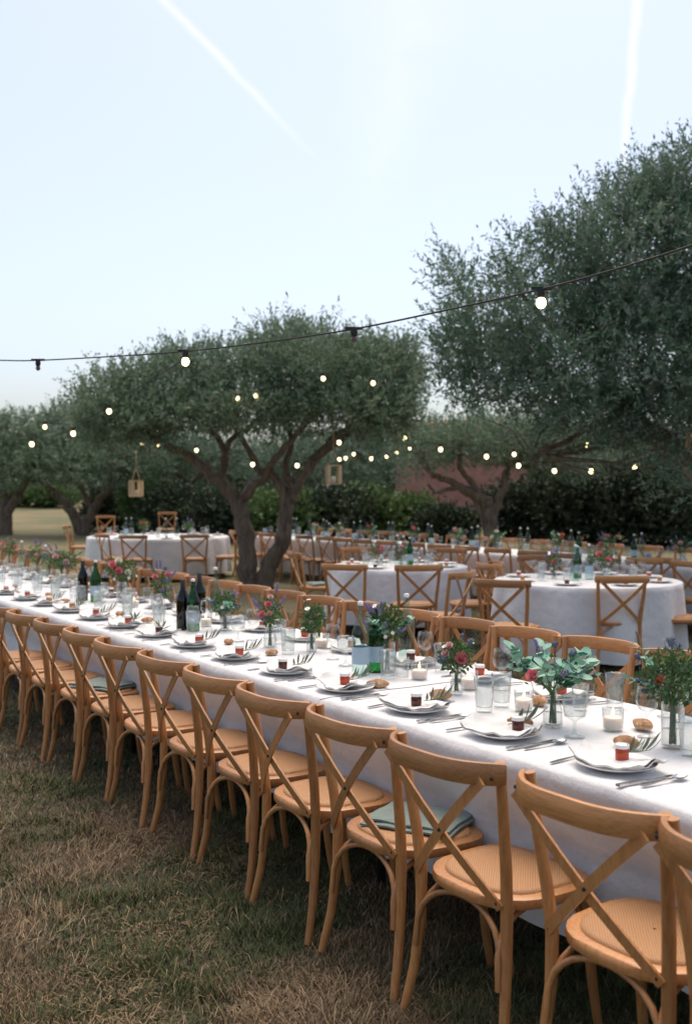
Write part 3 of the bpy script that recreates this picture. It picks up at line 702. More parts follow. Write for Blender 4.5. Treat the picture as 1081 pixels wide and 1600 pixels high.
# long table at the back
D0, D1 = 9.72, 10.75
long_cloth('tablecloth', 'white cloth over the right half of the back table', 6.2, 12.4, D0, D1, .62, .5, 0, 'cloths of the back table', 4.)
long_cloth('tablecloth', 'white cloth over the left half of the back table behind the central olive', 12.36, 18.4, D0, D1, .62, .5, .003, 'cloths of the back table', 5.)
table_frame('banquet_table', 'right half of the back table under its white cloth', 6.23, 12.34, D0 + .02, D1 - .02)
table_frame('banquet_table', 'left half of the back table under its white cloth', 12.4, 18.36, D0 + .02, D1 - .02)
n_ = 0
for i in range(19):
    t = 6.75 + .61 * i
    CH.put('cross-back chair with its back to us at the back table, %s from the right' % ordinal(i + 1), 'chair', T(t + J(.04), 9.50 + J(.03)), FACE_N + J(.06), 'chairs along the back table')
for i in range(17):
    t = 6.9 + .68 * i
    CH.put('cross-back chair facing us behind the back table, %s from the right' % ordinal(i + 1), 'chair', T(t + J(.04), 10.98 + J(.03)), FACE_N + math.pi + J(.06), 'chairs beyond the back table')
# chairs of the round tables
G = 'chairs round the right round table'
chair_at(973, 899, 98, 'cross-back chair seen squarely from behind at the right round table', G)
chair_at(783, 905, 62, 'cross-back chair at the left front of the right round table', G)
chair_at(1108, 902, 165, 'cross-back chair at the right frame edge showing only seat and legs', G, 9.7)
chair_at(763, 880, 20, 'cross-back chair at the far left of the right round table', G)
chair_at(1022, 872, 255, 'cross-back chair behind the right round table at its right', G)
chair_at(838, 868, 285, 'cross-back chair behind the right round table at its left', G)
G = 'chairs round the middle round table'
chair_at(537, 881, 70, 'cross-back chair from behind at the left front of the middle round table', G)
chair_at(655, 882, 100, 'cross-back chair from behind at the right front of the middle round table', G)
chair_at(462, 862, 12, 'cross-back chair side-on left of the middle round table', G)
chair_at(722, 892, 150, 'cross-back chair with turned back between the two round tables', G)
chair_at(772, 878, 178, 'cross-back chair side-on right of the middle round table', G)
chair_at(560, 856, 285, 'cross-back chair facing us behind the middle round table, left one', G)
chair_at(700, 857, 250, 'cross-back chair facing us behind the middle round table, right one', G)
G = 'chairs round the left round table'
chair_at(208, 836, 80, 'cross-back chair from behind at the left round table, left of two seen squarely', G)
chair_at(304, 835, 95, 'cross-back chair from behind at the left round table, right of two seen squarely', G)
chair_at(106, 824, 5, 'cross-back chair side-on at the left end of the left round table', G)
chair_at(160, 834, 35, 'cross-back chair turned three-quarters at the front left of the left round table', G)
chair_at(378, 832, 175, 'cross-back chair side-on just left of the forked olive trunk', G)
chair_at(165, 815, 300, 'cross-back chair facing us behind the left round table, left one', G)
chair_at(262, 812, 270, 'cross-back chair facing us behind the left round table, right one', G)

# folded sage cloths on chair seats
def soft_sheet(w_, d_, th, seed, waves, folds=2):
    mb = MB(); nx, ny = 18, 14
    for L in range(folds):
        vs = []
        for top in (0, 1):
            for j in range(ny + 1):
                for i in range(nx + 1):
                    x = (i / nx - .5) * w_ * (1 - .05 * L); y = (j / ny - .5) * d_ * (1 - .07 * L) + .01 * L
                    z = th * (L + top * .8) + waves * (.5 + .5 * math.sin(x * 40 + seed + L) * math.sin(y * 33 + seed * 2))
                    e = min(i, nx - i, j, ny - j); z -= (.25 * th if top and e == 0 else 0)
                    vs.append((x, y, z))
        k = (nx + 1) * (ny + 1); fs = []
        for j in range(ny):
            for i in range(nx):
                a = j * (nx + 1) + i; q_ = (a, a + 1, a + nx + 2, a + nx + 1); fs += [q_[::-1], tuple(x + k for x in q_)]
        edge = [i for i in range(nx + 1)] + [(nx + 1) * j + nx for j in range(1, ny + 1)] + [ny * (nx + 1) + i for i in range(nx - 1, -1, -1)] + [(nx + 1) * j for j in range(ny - 1, 0, -1)]
        for a, b in zip(edge, edge[1:] + edge[:1]): fs.append((a, b, b + k, a + k))
        mb.add(vs, fs)
    return mb
sg = soft_sheet(.33, .26, .012, 1.2, .006).mesh('folded_cloth', M['sage'], True, 40)
def sage(p, rz, label): tag(link('folded_cloth', sg, None, (p[0], p[1], p[2] + SEATH + .0125), (0, 0, rz)), label, 'cloth', 'grey-green cloths on chair seats')
for p, lab in SAGE: sage(p + T(0, .02), FACE_N + .5, lab)
p = T(3.40 - .25 + .5085 * 1, 3.66)
for o in list(COL.objects):
    if o.get('label') in ('cross-back chair side-on left of the middle round table', 'cross-back chair at the far left of the right round table'):
        sage(o.location, o.rotation_euler.z + .2, 'grey-green cloth on the ' + o['label'].replace('cross-back ', '').replace('side-on ', ''))

# ------------------------------------------------------------------ tableware
TOP = TZ + .0035
def lathe_mesh(name, prof, mat_, n=18, mod=None): return MB().lathe(prof, n, mod=mod).mesh(name, mat_)
def build_plate():
    me = lathe_mesh('plate', [(.002, .006), (.075, .006), (.088, .012), (.122, .020), (.127, .0225), (.125, .019), (.092, .008), (.07, 0), (.002, 0)], M['plate'], 36)
    return link('plate', me)
PLATE = Proto(build_plate)
def napkin_mesh(seed):
    """a folded napkin lying across the plate, its ends rising and curling"""
    mb = MB(); nx, ny = 30, 10; W_, D_ = .272, .150
    for L in range(2):
        vs = []
        for top in (0, 1):
            for j in range(ny + 1):
                for i in range(nx + 1):
                    u_ = i / nx - .5; v_ = j / ny - .5; r = abs(u_) * 2
                    x = u_ * W_ * (1 - .03 * L); y = v_ * D_ * (1 + .25 * math.sin(u_ * 5 + seed) * r) + .012 * math.sin(u_ * 7 + seed)
                    z = .008 + .020 * r ** 2.2 + .007 * r * math.sin(v_ * 9 + seed * 2 + L) + .004 * L + .0025 * top + .003 * math.sin(u_ * 22 + seed) * math.sin(v_ * 8)
                    z += .010 * max(0, r - .8) * 5 * (.5 + .5 * math.sin(v_ * 12 + seed))
                    vs.append((x, y, z))
        k = (nx + 1) * (ny + 1); fs = []
        for j in range(ny):
            for i in range(nx):
                a = j * (nx + 1) + i; q_ = (a, a + 1, a + nx + 2, a + nx + 1); fs += [q_[::-1], tuple(x + k for x in q_)]
        edge = [i for i in range(nx + 1)] + [(nx + 1) * j + nx for j in range(1, ny + 1)] + [ny * (nx + 1) + i for i in range(nx - 1, -1, -1)] + [(nx + 1) * j for j in range(ny - 1, 0, -1)]
        for a, b in zip(edge, edge[1:] + edge[:1]): fs.append((a, b, b + k, a + k))
        mb.add(vs, fs)
    return mb.mesh('napkin', M['napkin'], True, 50)
NAPK = [napkin_mesh(s) for s in (0., 1.3, 2.4, 4.1)]
def build_jar(jam):
    def f():
        o = thing('jam_jar', '-', 'jar')
        link('jar_body', lathe_mesh('jar_body', [(.001, 0), (.018, 0), (.021, .003), (.0215, .020), (.0215, .030), (.019, .037), (.001, .037)], M[jam], 16), o)
        link('lid', lathe_mesh('lid', [(.019, .0365), (.0225, .0375), (.0228, .048), (.021, .050), (.001, .0505)], M['lid'], 16), o)
        return o
    return f
JARS = {k: Proto(build_jar(k)) for k in ('red_jam', 'dark_jam', 'amber_jam')}
def leaf_blade(L, W, curl, name, mat_, n=5):
    vs = []; fs = []
    for i in range(n + 1):
        t = i / n; w_ = W * (math.sin(math.pi * min(t * .96 + .04, 1)) ** .8); z = curl * t * t
        vs += [(L * t, -w_, z), (L * t, 0, z - W * .35), (L * t, w_, z)]
    for i in range(n):
        for j in (0, 1): a = i * 3 + j; fs.append((a, a + 3, a + 4, a + 1))
    mb = MB(); mb.add(vs, fs); return mb.mesh(name, mat_)
OL = leaf_blade(.052, .0043, .012, 'leaf', M['olive_leaf'])
def build_sprig():
    o = thing('olive_sprig', '-', 'sprig'); rr = random.Random(3)
    link('stem', MB().tube([(-.02, 0, .004), (.02, .004, .010), (.055, .0, .020)], [.0016, .0014, .0008], 5).mesh('stem', M['stem']), o)
    for i in range(9):
        t = i / 8; x = -.01 + .065 * t; a = (1 if i % 2 else -1) * (55 - 30 * t) + rr.uniform(-12, 12)
        link('leaf', OL, o, (x, 0, .006 + .014 * t), (rr.uniform(-.6, .6), -rr.uniform(.15, .95), R(a)), (rr.uniform(.8, 1.25),) * 3)
    return o
SPRIG = Proto(build_sprig)
def build_bread():
    mb = MB(); nu, nv = 16, 10; mb.ball((0, 0, .019), (.046, .031, .021), nu, nv)
    mb.v = [(x * (1 + .12 * math.sin(y * 90 + z * 70)), y * (1 + .14 * math.sin(x * 70 + 1)), max(z, .001) + (-.006 if abs(y) < .006 and z > .03 else 0)) for x, y, z in mb.v]
    return link('bread_roll', mb.mesh('bread_roll', M['bread']))
BREAD = Proto(build_bread)
def cut(name, mb): return mb.mesh(name, M['steel'], True, 40)
def build_fork():
    mb = MB(); prof = []
    pts = [(-.10, 0, .003), (-.06, 0, .0045), (0, 0, .006), (.035, 0, .008), (.05, 0, .006)]
    wd = [.007, .008, .004, .0035, .010]; mb.sweep(pts, lambda i: [(-wd[i], -.0012), (wd[i], -.0012), (wd[i], .0012), (-wd[i], .0012)])
    for k in range(4): mb.sweep([(.048, -.0085 + k * .0057, .006), (.075, -.0085 + k * .0057, .004), (.098, -.0085 + k * .0057, .008)], lambda i: [(-.0014, -.001), (.0014, -.001), (.0014, .001), (-.0014, .001)])
    return link('fork', cut('fork', mb))
def build_knife():
    mb = MB(); pts = [(-.115, 0, .005), (-.05, 0, .005), (-.01, 0, .004), (.0, 0, .003), (.06, 0, .003), (.10, .002, .003), (.118, .004, .003)]
    wd = [.0085, .007, .006, .009, .010, .008, .002]; th = [.0035, .0035, .003, .001, .001, .0008, .0006]
    mb.sweep(pts, lambda i: [(-wd[i], -th[i]), (wd[i], -th[i]), (wd[i], th[i]), (-wd[i], th[i])]); return link('knife', cut('knife', mb))
def build_spoon():
    mb = MB(); pts = [(-.095, 0, .003), (-.05, 0, .0045), (0, 0, .007), (.045, 0, .006)]; wd = [.008, .007, .0035, .005]
    mb.sweep(pts, lambda i: [(-wd[i], -.0012), (wd[i], -.0012), (wd[i], .0012), (-wd[i], .0012)])
    vs = []; n = 14; rings = [(.2, .0015), (.6, .003), (.9, .007), (1, .009)]
    for k, z in rings: vs += [(.070 + .030 * k * math.cos(2 * math.pi * j / n), .019 * k * math.sin(2 * math.pi * j / n), z) for j in range(n)]
    fs = [(i * n + j, i * n + (j + 1) % n, (i + 1) * n + (j + 1) % n, (i + 1) * n + j) for i in range(3) for j in range(n)] + [tuple(range(n))[::-1]]
    mb.add(vs, fs); return link('spoon', cut('spoon', mb))
FORK, KNIFE, SPOON = Proto(build_fork), Proto(build_knife), Proto(build_spoon)
def build_wine():
    return link('wine_glass', lathe_mesh('wine_glass', [(.001, .0), (.034, .0), (.034, .002), (.010, .006), (.0042, .014), (.0038, .075), (.008, .084), (.030, .100), (.0385, .122), (.0385, .145), (.033, .178), (.0318, .178), (.0372, .145), (.037, .122), (.028, .102), (.004, .088)], M['glass'], 20))
def build_goblet():
    return link('ribbed_goblet', lathe_mesh('ribbed_goblet', [(.001, 0), (.036, 0), (.036, .003), (.012, .008), (.006, .02), (.006, .055), (.014, .062), (.036, .075), (.041, .10), (.044, .145), (.0425, .145), (.039, .10), (.033, .077), (.002, .07)], M['ribbed'], 36, lambda i, j: 1.03 if 7 <= i <= 8 and j % 3 == 0 else 1))
def build_tumbler():
    return link('ribbed_tumbler', lathe_mesh('ribbed_tumbler', [(.001, 0), (.030, 0), (.032, .004), (.0335, .03), (.0325, .034), (.036, .062), (.0345, .066), (.038, .095), (.0365, .099), (.040, .135), (.0385, .135), (.034, .09), (.031, .02), (.001, .016)], M['ribbed'], 32, lambda i, j: 1.022 if j % 4 < 2 else 1))
def build_high():
    return link('tumbler', lathe_mesh('tumbler', [(.001, 0), (.028, 0), (.029, .004), (.034, .105), (.0328, .105), (.0278, .014), (.001, .012)], M['glass'], 20))
WINE, GOB, TUM, HIGH = Proto(build_wine), Proto(build_goblet), Proto(build_tumbler), Proto(build_high)
def build_votive():
    o = thing('votive_candle', '-', 'candle')
    link('glass_cup', lathe_mesh('glass_cup', [(.001, 0), (.034, 0), (.036, .004), (.0385, .078), (.037, .078), (.0345, .008), (.001, .006)], M['glass'], 20), o)
    wx = link('wax', lathe_mesh('wax', [(.001, .0065), (.033, .0065), (.0345, .045), (.030, .047), (.001, .044)], M['wax'], 20), o)
    link('wick', MB().tube([(0, 0, .043), (.001, 0, .052)], .0008, 5).mesh('wick', M['black']), wx)
    link('flame', lathe_mesh('flame', [(.0005, .050), (.0036, .056), (.0042, .061), (.0026, .070), (.0004, .080)], M['flame'], 8), wx)
    return o
VOT = Proto(build_votive)
def build_bottle(glass_, label_mat, stopper, tall=1.):
    def f():
        o = thing('bottle', '-', 'bottle'); p = [(.001, .004), (.036, 0), (.040, .006), (.0405, .19), (.037, .215), (.020, .258), (.0142, .285), (.0135, .315), (.0155, .317), (.0155, .327), (.012, .328)]
        link('glass_body', lathe_mesh('glass_body', [(r, z * tall) for r, z in p], M[glass_], 20), o)
        if label_mat: link('paper_label', lathe_mesh('paper_label', [(.0409, .055 * tall), (.0409, .135 * tall)], M[label_mat], 20), o)
        if stopper: link('stopper', lathe_mesh('stopper', [(.012, .326 * tall), (.0135, .330 * tall), (.0125, .345 * tall), (.001, .348 * tall)], M[stopper], 12), o)
        else: link('neck_foil', lathe_mesh('neck_foil', [(.0148, .272 * tall), (.0160, .329 * tall), (.001, .3295 * tall)], M['black'], 12), o)
        return o
    return f
BOT = {'clear': Proto(build_bottle('pale_glass', 'paper', 'white_cap')), 'plain': Proto(build_bottle('pale_glass', None, 'white_cap')),
       'green': Proto(build_bottle('green_glass', 'paper', 'white_cap', .93)), 'dark': Proto(build_bottle('dark_glass', None, None, .95))}
def build_vase(k):
    prof = {'bottle': [(.001, .002), (.034, 0), (.037, .004), (.037, .055), (.032, .075), (.019, .095), (.0175, .112), (.021, .118), (.0195, .118), (.016, .111), (.030, .073), (.035, .052), (.034, .008), (.001, .007)],
            'bud': [(.001, .002), (.026, 0), (.028, .004), (.028, .050), (.022, .068), (.0165, .080), (.018, .095), (.0165, .095), (.015, .08), (.026, .048), (.026, .008), (.001, .007)],
            'tall': [(.001, .002), (.036, 0), (.038, .004), (.038, .150), (.0365, .150), (.0355, .008), (.001, .008)]}[k]
    def f():
        o = thing('glass_vase', '-', 'vase'); link('glass_body', lathe_mesh('glass_body', prof, M['glass'], 22), o)
        r, h = {'bottle': (.0335, .060), 'bud': (.0255, .05), 'tall': (.035, .07)}[k]
        link('water', lathe_mesh('water', [(.001, .0085), (r - .001, .009), (r, h - .008), (.001, h - .008)], M['glass'], 16), o)
        return o
    return f
VASE = {k: Proto(build_vase(k)) for k in ('bottle', 'bud', 'tall')}
VH = {'bottle': .118, 'bud': .095, 'tall': .150}
# flowers
def rose_mesh(name, mat_, layers=4, r=.022):
    mb = MB(); rr = random.Random(5)
    for L in range(layers):
        n = 4 + L; rad = r * (.30 + .70 * (L + 1) / layers); open_ = .25 + .75 * L / max(layers - 1, 1)
        for i in range(n):
            a = 2 * math.pi * (i + .5 * (L % 2)) / n + rr.uniform(-.15, .15); wv = math.pi / n * 1.25; vs = []
            for q_ in range(4):
                t = q_ / 3; rad_t = rad * (.35 + .65 * t ** .7) * (1 + .15 * open_ * t); z = r * (1.25 - .5 * open_) * t ** .9 - .2 * r
                for s in (-1, -.33, .33, 1):
                    b = a + s * wv * (.55 + .45 * math.sin(math.pi * (.25 + .6 * t))); k = rad_t * (1 - .06 * abs(s)); vs.append((k * math.cos(b), k * math.sin(b), z - .1 * r * abs(s) * t + rr.uniform(-.02, .02) * r))
            mb.add(vs, [(q_ * 4 + s, q_ * 4 + s + 1, q_ * 4 + s + 5, q_ * 4 + s + 4) for q_ in range(3) for s in range(3)])
    mb.ball((0, 0, r * .25), (r * .22, r * .22, r * .4), 6, 4)
    return mb.mesh(name, mat_)
FLM = {c: rose_mesh('rose', M[c]) for c in ('pink', 'palepink', 'coral', 'whitepetal')}
def spiky(name, mat_, r=.013):
    mb = MB(); mb.ball((0, 0, 0), (r * .75, r * .75, r), 8, 6); rr = random.Random(8)
    for i in range(40):
        d = Vector((rr.gauss(0, 1), rr.gauss(0, 1), rr.gauss(.2, 1))).normalized(); s = d.orthogonal().normalized() * r * .14
        b = d * r * .7; mb.add([b - s, b + s, d * r * 1.35], [(0, 1, 2)])
    for i in range(9):
        a = i / 9 * 6.28; d = Vector((math.cos(a), math.sin(a), -.35)); s = Vector((-math.sin(a), math.cos(a), 0)) * r * .16; b = Vector((0, 0, -r * .7))
        mb.add([b - s, b + s, b + d * r * 1.9], [(0, 1, 2)])
    return mb.mesh(name, mat_, False)
THM = spiky('thistle_head', M['thistle'])
def daisy():
    mb = MB()
    for i in range(9):
        a = i / 9 * 6.28; d = Vector((math.cos(a), math.sin(a), .25)); s = Vector((-math.sin(a), math.cos(a), 0)) * .0042
        mb.add([d * .002, d * .008 - s, d * .013, d * .008 + s], [(0, 1, 2, 3)])
    mb.ball((0, 0, .002), (.0035, .0035, .003), 6, 4); return mb.mesh('white_flower', M['whitepetal'], False)
DAM = daisy()
def lav():
    mb = MB(); rr = random.Random(2)
    for i in range(22):
        t = i / 21; a = i * 2.4; r = .006 * (1 - .5 * t); mb.ball((r * math.cos(a), r * math.sin(a), .05 * t), (.0042, .0042, .005), 5, 3)
    return mb.mesh('lavender_spike', M['lilac'])
LVM = lav()
EUM = None
def euc_leaf():
    mb = MB(); n = 9; vs = [(0, 0, 0)]
    for i in range(n):
        a = 2 * math.pi * i / n; r = .021 * (1 + .12 * math.cos(a)); x = r * math.cos(a) + .020; y = r * math.sin(a) * .92; vs.append((x, y, .10 * y * y / .02 + .004 * math.sin(x * 120)))
    vs.append((.020, 0, -.002))
    fs = [(n + 1, 1 + i, 1 + (i + 1) % n) for i in range(n)]; mb.add(vs, fs); return mb.mesh('leaf', M['eucalyptus'])
EUM = euc_leaf()
def bouquet(label, base, vh, w_, h_, spec, seed, detail=True, lean=(0, 0)):
    """base: foot of the vase; vh: height of its mouth; w_, h_: spread of the flowers above it"""
    rr = random.Random(seed); o = thing('bouquet', label, 'bouquet', base, 0, 'bouquets on the tables'); mouth = Vector((0, 0, vh))
    ctr = mouth + Vector((lean[0], lean[1], h_ * .42)); st = MB()
    def spot(k=1., up=0):
        d = Vector((rr.gauss(0, 1), rr.gauss(0, 1), rr.gauss(0, 1))).normalized()
        return ctr + Vector((d.x * w_ * .5 * k, d.y * w_ * .5 * k, d.z * h_ * .5 * k + up))
    def stem(p, r=.0012):
        f = Vector((rr.uniform(-.012, .012), rr.uniform(-.012, .012), .012)); m_ = mouth + Vector((rr.uniform(-.008, .008), rr.uniform(-.008, .008), 0))
        st.tube([f, m_, m_.lerp(p, .5) + Vector((0, 0, .012)), p], [r, r, r * .9, r * .6], 4, False)
    def rot_out(p):
        d = (p - (mouth + Vector((0, 0, h_ * .1)))).normalized(); return d.to_track_quat('Z', 'Y').to_euler()
    cam_side = Vector((-base[0], -base[1], 0)).normalized()
    for col, n, s in spec.get('rose', []):
        for i in range(n):
            p = ctr + cam_side * w_ * rr.uniform(.22, .42) + Vector((-cam_side.y, cam_side.x, 0)) * w_ * rr.uniform(-.32, .32) + Vector((0, 0, h_ * rr.uniform(-.1, .42)))
            stem(p); link('rose', FLM[col], o, p, ((p - mouth) * .5 + cam_side * .06 + Vector((0, 0, .02))).to_track_quat('Z', 'Y').to_euler(), (s,) * 3)
    for i in range(spec.get('thistle', 0)):
        p = spot(1.05, .02); stem(p); link('thistle_head', THM, o, p, rot_out(p), (rr.uniform(.8, 1.3),) * 3)
    for i in range(spec.get('daisy', 0)):
        p = spot(1.0, .02); stem(p, .001); link('white_flower', DAM, o, p, rot_out(p), (rr.uniform(.8, 1.4),) * 3)
    for i in range(spec.get('lavender', 0)):
        p = spot(.9, .03); stem(p, .001); link('lavender_spike', LVM, o, p, rot_out(p))
    for i in range(spec.get('euc', 0)):
        a = rr.uniform(0, 6.28); e = ctr + Vector((math.cos(a) * w_ * .62, math.sin(a) * w_ * .62, h_ * rr.uniform(-.05, .55))); m_ = mouth.lerp(e, .45) + Vector((0, 0, .02)); stem(e, .002)
        for k in range(11):
            t = .25 + .78 * k / 10; q_ = mouth.lerp(m_, t / .45) if t < .45 else m_.lerp(e, (t - .45) / .55)
            b = a + (1.1 if k % 2 else -1.1) + rr.uniform(-.5, .5)
            link('leaf', EUM, o, q_, (rr.uniform(-.9, .9), -rr.uniform(-.1, .9), b), (rr.uniform(.55, 1.05) * spec.get('eucs', 1),) * 3)
    # small leaves, too many to pick apart
    n = spec.get('leaves', 300); c = np.array(ctr); d = RNG.normal(size=(n, 3)); d /= np.linalg.norm(d, axis=1, keepdims=True)
    r = RNG.random(n) ** .45; pos = c + d * r[:, None] * np.array([w_ * .46, w_ * .46, h_ * .46]); pos[:, 2] = np.maximum(pos[:, 2], vh - .005)
    ld = d * .6 + RNG.normal(0, .6, (n, 3)) + np.array([0, 0, .25]); ld /= np.linalg.norm(ld, axis=1, keepdims=True); L = RNG.uniform(.014, .034, n)
    vs = leaves_np(pos, ld, L, L * RNG.uniform(.16, .30, n)); ti = np.repeat(RNG.random(n), 4)
    fo = link('foliage', np_mesh('foliage', vs, np.arange(4 * n).reshape(-1, 4), M['bouquet_leaf'], ti), o); fo['kind'] = 'stuff'
    for i in range(7): stem(spot(.7))
    link('stems', st.mesh('stems', M['stem']), o)
    return o

# ---- settings along the near side (the plates follow the chairs) and the far side
P0, PIT = 2.265, .5085
jam_near = ['red_jam', 'dark_jam', 'dark_jam', 'red_jam', 'dark_jam', 'red_jam', 'red_jam', 'dark_jam', 'red_jam', 'red_jam', 'amber_jam', 'amber_jam', 'red_jam', 'amber_jam', 'dark_jam', 'red_jam', 'amber_jam', 'red_jam', 'dark_jam', 'red_jam']
jn = {'red_jam': 'red', 'dark_jam': 'dark brown', 'amber_jam': 'amber'}
for i in range(20):
    t = P0 + PIT * i; c = T(t, 2.502, TOP); wo = ordinal(i + 1); sd_ = ' near-side place from the right'
    PLATE.put('white plate under a folded napkin at the %s%s' % (wo, sd_), 'plate', c, 0, 'plates on the near side')
    tag(link('napkin', NAPK[i % 4], None, c + Vector((J(.012), J(.012), .008)), (0, 0, FACE_N + J(.35))), 'white folded napkin with curled ends at the %s%s' % (wo, sd_), 'napkin', 'napkins on the near side')
    k = jam_near[i]; jp = T(t - .008 + J(.04), 2.505 + J(.025), TOP + .0225)
    JARS[k].put('small jar of %s jam at the %s%s' % (jn[k], wo, sd_), 'jar', jp, J(3), 'jam jars on the near side')
    if i < 12:
        SPRIG.put('olive sprig laid beside the jar at the %s%s' % (wo, sd_), 'sprig', T(t - .005 + J(.03), 2.55 + J(.012), TOP + .03), FACE_N + .2 + J(.9), 'olive sprigs at the places', 1.15)
    if i < 9:
        FORK.put('fork left of the plate at the %s%s' % (wo, sd_), 'fork', T(t + .155 + J(.01), 2.47 + J(.02), TOP), TH + J(.1), 'cutlery on the near side')
        KNIFE.put('knife right of the plate at the %s%s' % (wo, sd_), 'knife', T(t - .158 + J(.008), 2.47 + J(.02), TOP), TH + J(.08), 'cutlery on the near side')
        SPOON.put('spoon beyond the knife at the %s%s' % (wo, sd_), 'spoon', T(t - .192 + J(.008), 2.50 + J(.02), TOP), TH + J(.1), 'cutlery on the near side')
    if i >= 4 and i % 3 != 1:
        BREAD.put('bread roll behind the plate at the %s%s' % (wo, sd_), 'bread', T(t + .06 + J(.09), 2.69 + J(.04), TOP), J(3), 'bread rolls', .75 + abs(J(.2)))
for i in range(19):
    t = 3.15 + .5085 * i; c = T(t, 3.145, TOP); wo = ordinal(i + 1); sd_ = ' far-side place from the right'
    PLATE.put('white plate under a folded napkin at the %s%s' % (wo, sd_), 'plate', c, 0, 'plates on the far side')
    tag(link('napkin', NAPK[(i + 1) % 4], None, c + Vector((0, 0, .008)), (0, 0, FACE_N + math.pi + J(.25))), 'white folded napkin at the %s%s' % (wo, sd_), 'napkin', 'napkins on the far side')
    k = ['red_jam', 'red_jam', 'dark_jam', 'amber_jam'][i % 4]
    JARS[k].put('small jar of %s jam at the %s%s' % (jn[k], wo, sd_), 'jar', T(t + J(.02), 3.14, TOP + .0225), J(3), 'jam jars on the far side')
    if i < 4:
        KNIFE.put('knife beside the plate at the %s%s' % (wo, sd_), 'knife', T(t + .158, 3.16, TOP), TH + math.pi + J(.1), 'cutlery on the far side')
        FORK.put('fork beside the plate at the %s%s' % (wo, sd_), 'fork', T(t - .155, 3.16, TOP), TH + math.pi + J(.1), 'cutlery on the far side')

# ---- centre of the long table, nearest part piece by piece
def at(px, py): return ON(px, py, TOP)
def vase_bouquet(px, py, kind, w_, h_, spec, seed, what, lean=(0, 0), pt=None):
    p = pt if pt is not None else at(px, py)
    VASE[kind].put('vase of the ' + what, 'vase', p, 0, 'flower vases')
    bouquet(what, p, VH[kind], w_, h_, spec, seed, True, lean)
vase_bouquet(1050, 1168, 'tall', .24, .21, dict(thistle=16, euc=3, eucs=.8, leaves=900, rose=[('coral', 1, .7)], daisy=4), 41, 'dark thistle and leaf bouquet at the right frame edge')
vase_bouquet(863, 1135, 'bottle', .23, .17, dict(euc=13, eucs=1.25, rose=[('pink', 1, 1.0)], thistle=3, lavender=3, leaves=60), 42, 'pale eucalyptus bouquet with one pink rose')
vase_bouquet(713, 1084, 'bud', .15, .15, dict(rose=[('pink', 1, 1.15), ('palepink', 2, .7)], thistle=6, daisy=4, leaves=420), 43, 'bouquet with a large pink bloom between tumblers and candle')
vase_bouquet(605, 1050, 'tall', .19, .19, dict(daisy=9, lavender=7, euc=2, thistle=4, leaves=620), 44, 'big dark green bouquet with lilac flowers behind the clear bottle')
vase_bouquet(487, 1018, 'bud', .16, .18, dict(daisy=9, leaves=460, thistle=3, rose=[('palepink', 1, .5)]), 45, 'leafy green bouquet with small white flowers')
vase_bouquet(422, 1012, 'bottle', .15, .20, dict(rose=[('pink', 2, .85), ('palepink', 2, .7)], lavender=6, leaves=300), 46, 'loose bouquet of pink and lilac flowers left of the leafy one')
vase_bouquet(352, 985, 'bud', .18, .15, dict(lavender=8, daisy=6, euc=2, leaves=420), 47, 'low green and lilac bouquet right of the dark wine bottle')
vase_bouquet(252, 957, 'bottle', .17, .20, dict(rose=[('pink', 2, .9)], lavender=8, thistle=4, leaves=330), 48, 'purple and pink bouquet left of the dark wine bottle')
vase_bouquet(190, 938, 'tall', .30, .20, dict(rose=[('pink', 3, 1.2), ('whitepetal', 2, 1.2), ('coral', 1, 1.)], daisy=5, leaves=800), 49, 'wide green bouquet with pink and cream roses')
vase_bouquet(97, 915, 'tall', .34, .18, dict(rose=[('palepink', 2, 1.2)], lavender=10, leaves=900), 50, 'wide dark green garland bouquet with pink and purple blooms')
vase_bouquet(58, 897, 'bottle', .22, .20, dict(lavender=12, rose=[('palepink', 2, 1.)], leaves=400), 51, 'purple bouquet near the far left of the long table')
vase_bouquet(15, 885, 'bottle', .22, .20, dict(daisy=6, rose=[('pink', 2, 1.)], leaves=400), 52, 'green and pink bouquet at the left frame edge')
for px, py, k, lab in ((563, 1055, 'clear', 'tall clear water bottle with pale blue label beside the big green bouquet'), (586, 1050, 'green', 'green glass bottle right behind the pale labelled water bottle'),
                       (286, 984, 'dark', 'dark wine bottle standing left of the pale bottles'), (302, 986, 'green', 'green glass bottle touching the dark wine bottle'),
                       (337, 966, 'plain', 'pale bottle behind the low lilac bouquet'), (312, 968, 'dark', 'dark wine bottle behind the green one'), (130, 938, 'dark', 'dark bottle left of the wide rose bouquet'), (150, 940, 'green', 'green bottle right of the far dark bottle'),
                       (635, 1035, 'plain', 'pale bottle half hidden by the big green bouquet'), (72, 908, 'plain', 'pale bottle between the far left bouquets'), (35, 897, 'plain', 'pale bottle near the left frame edge')):
    BOT[k].put(lab, 'bottle', at(px, py), J(3), 'bottles on the long table')
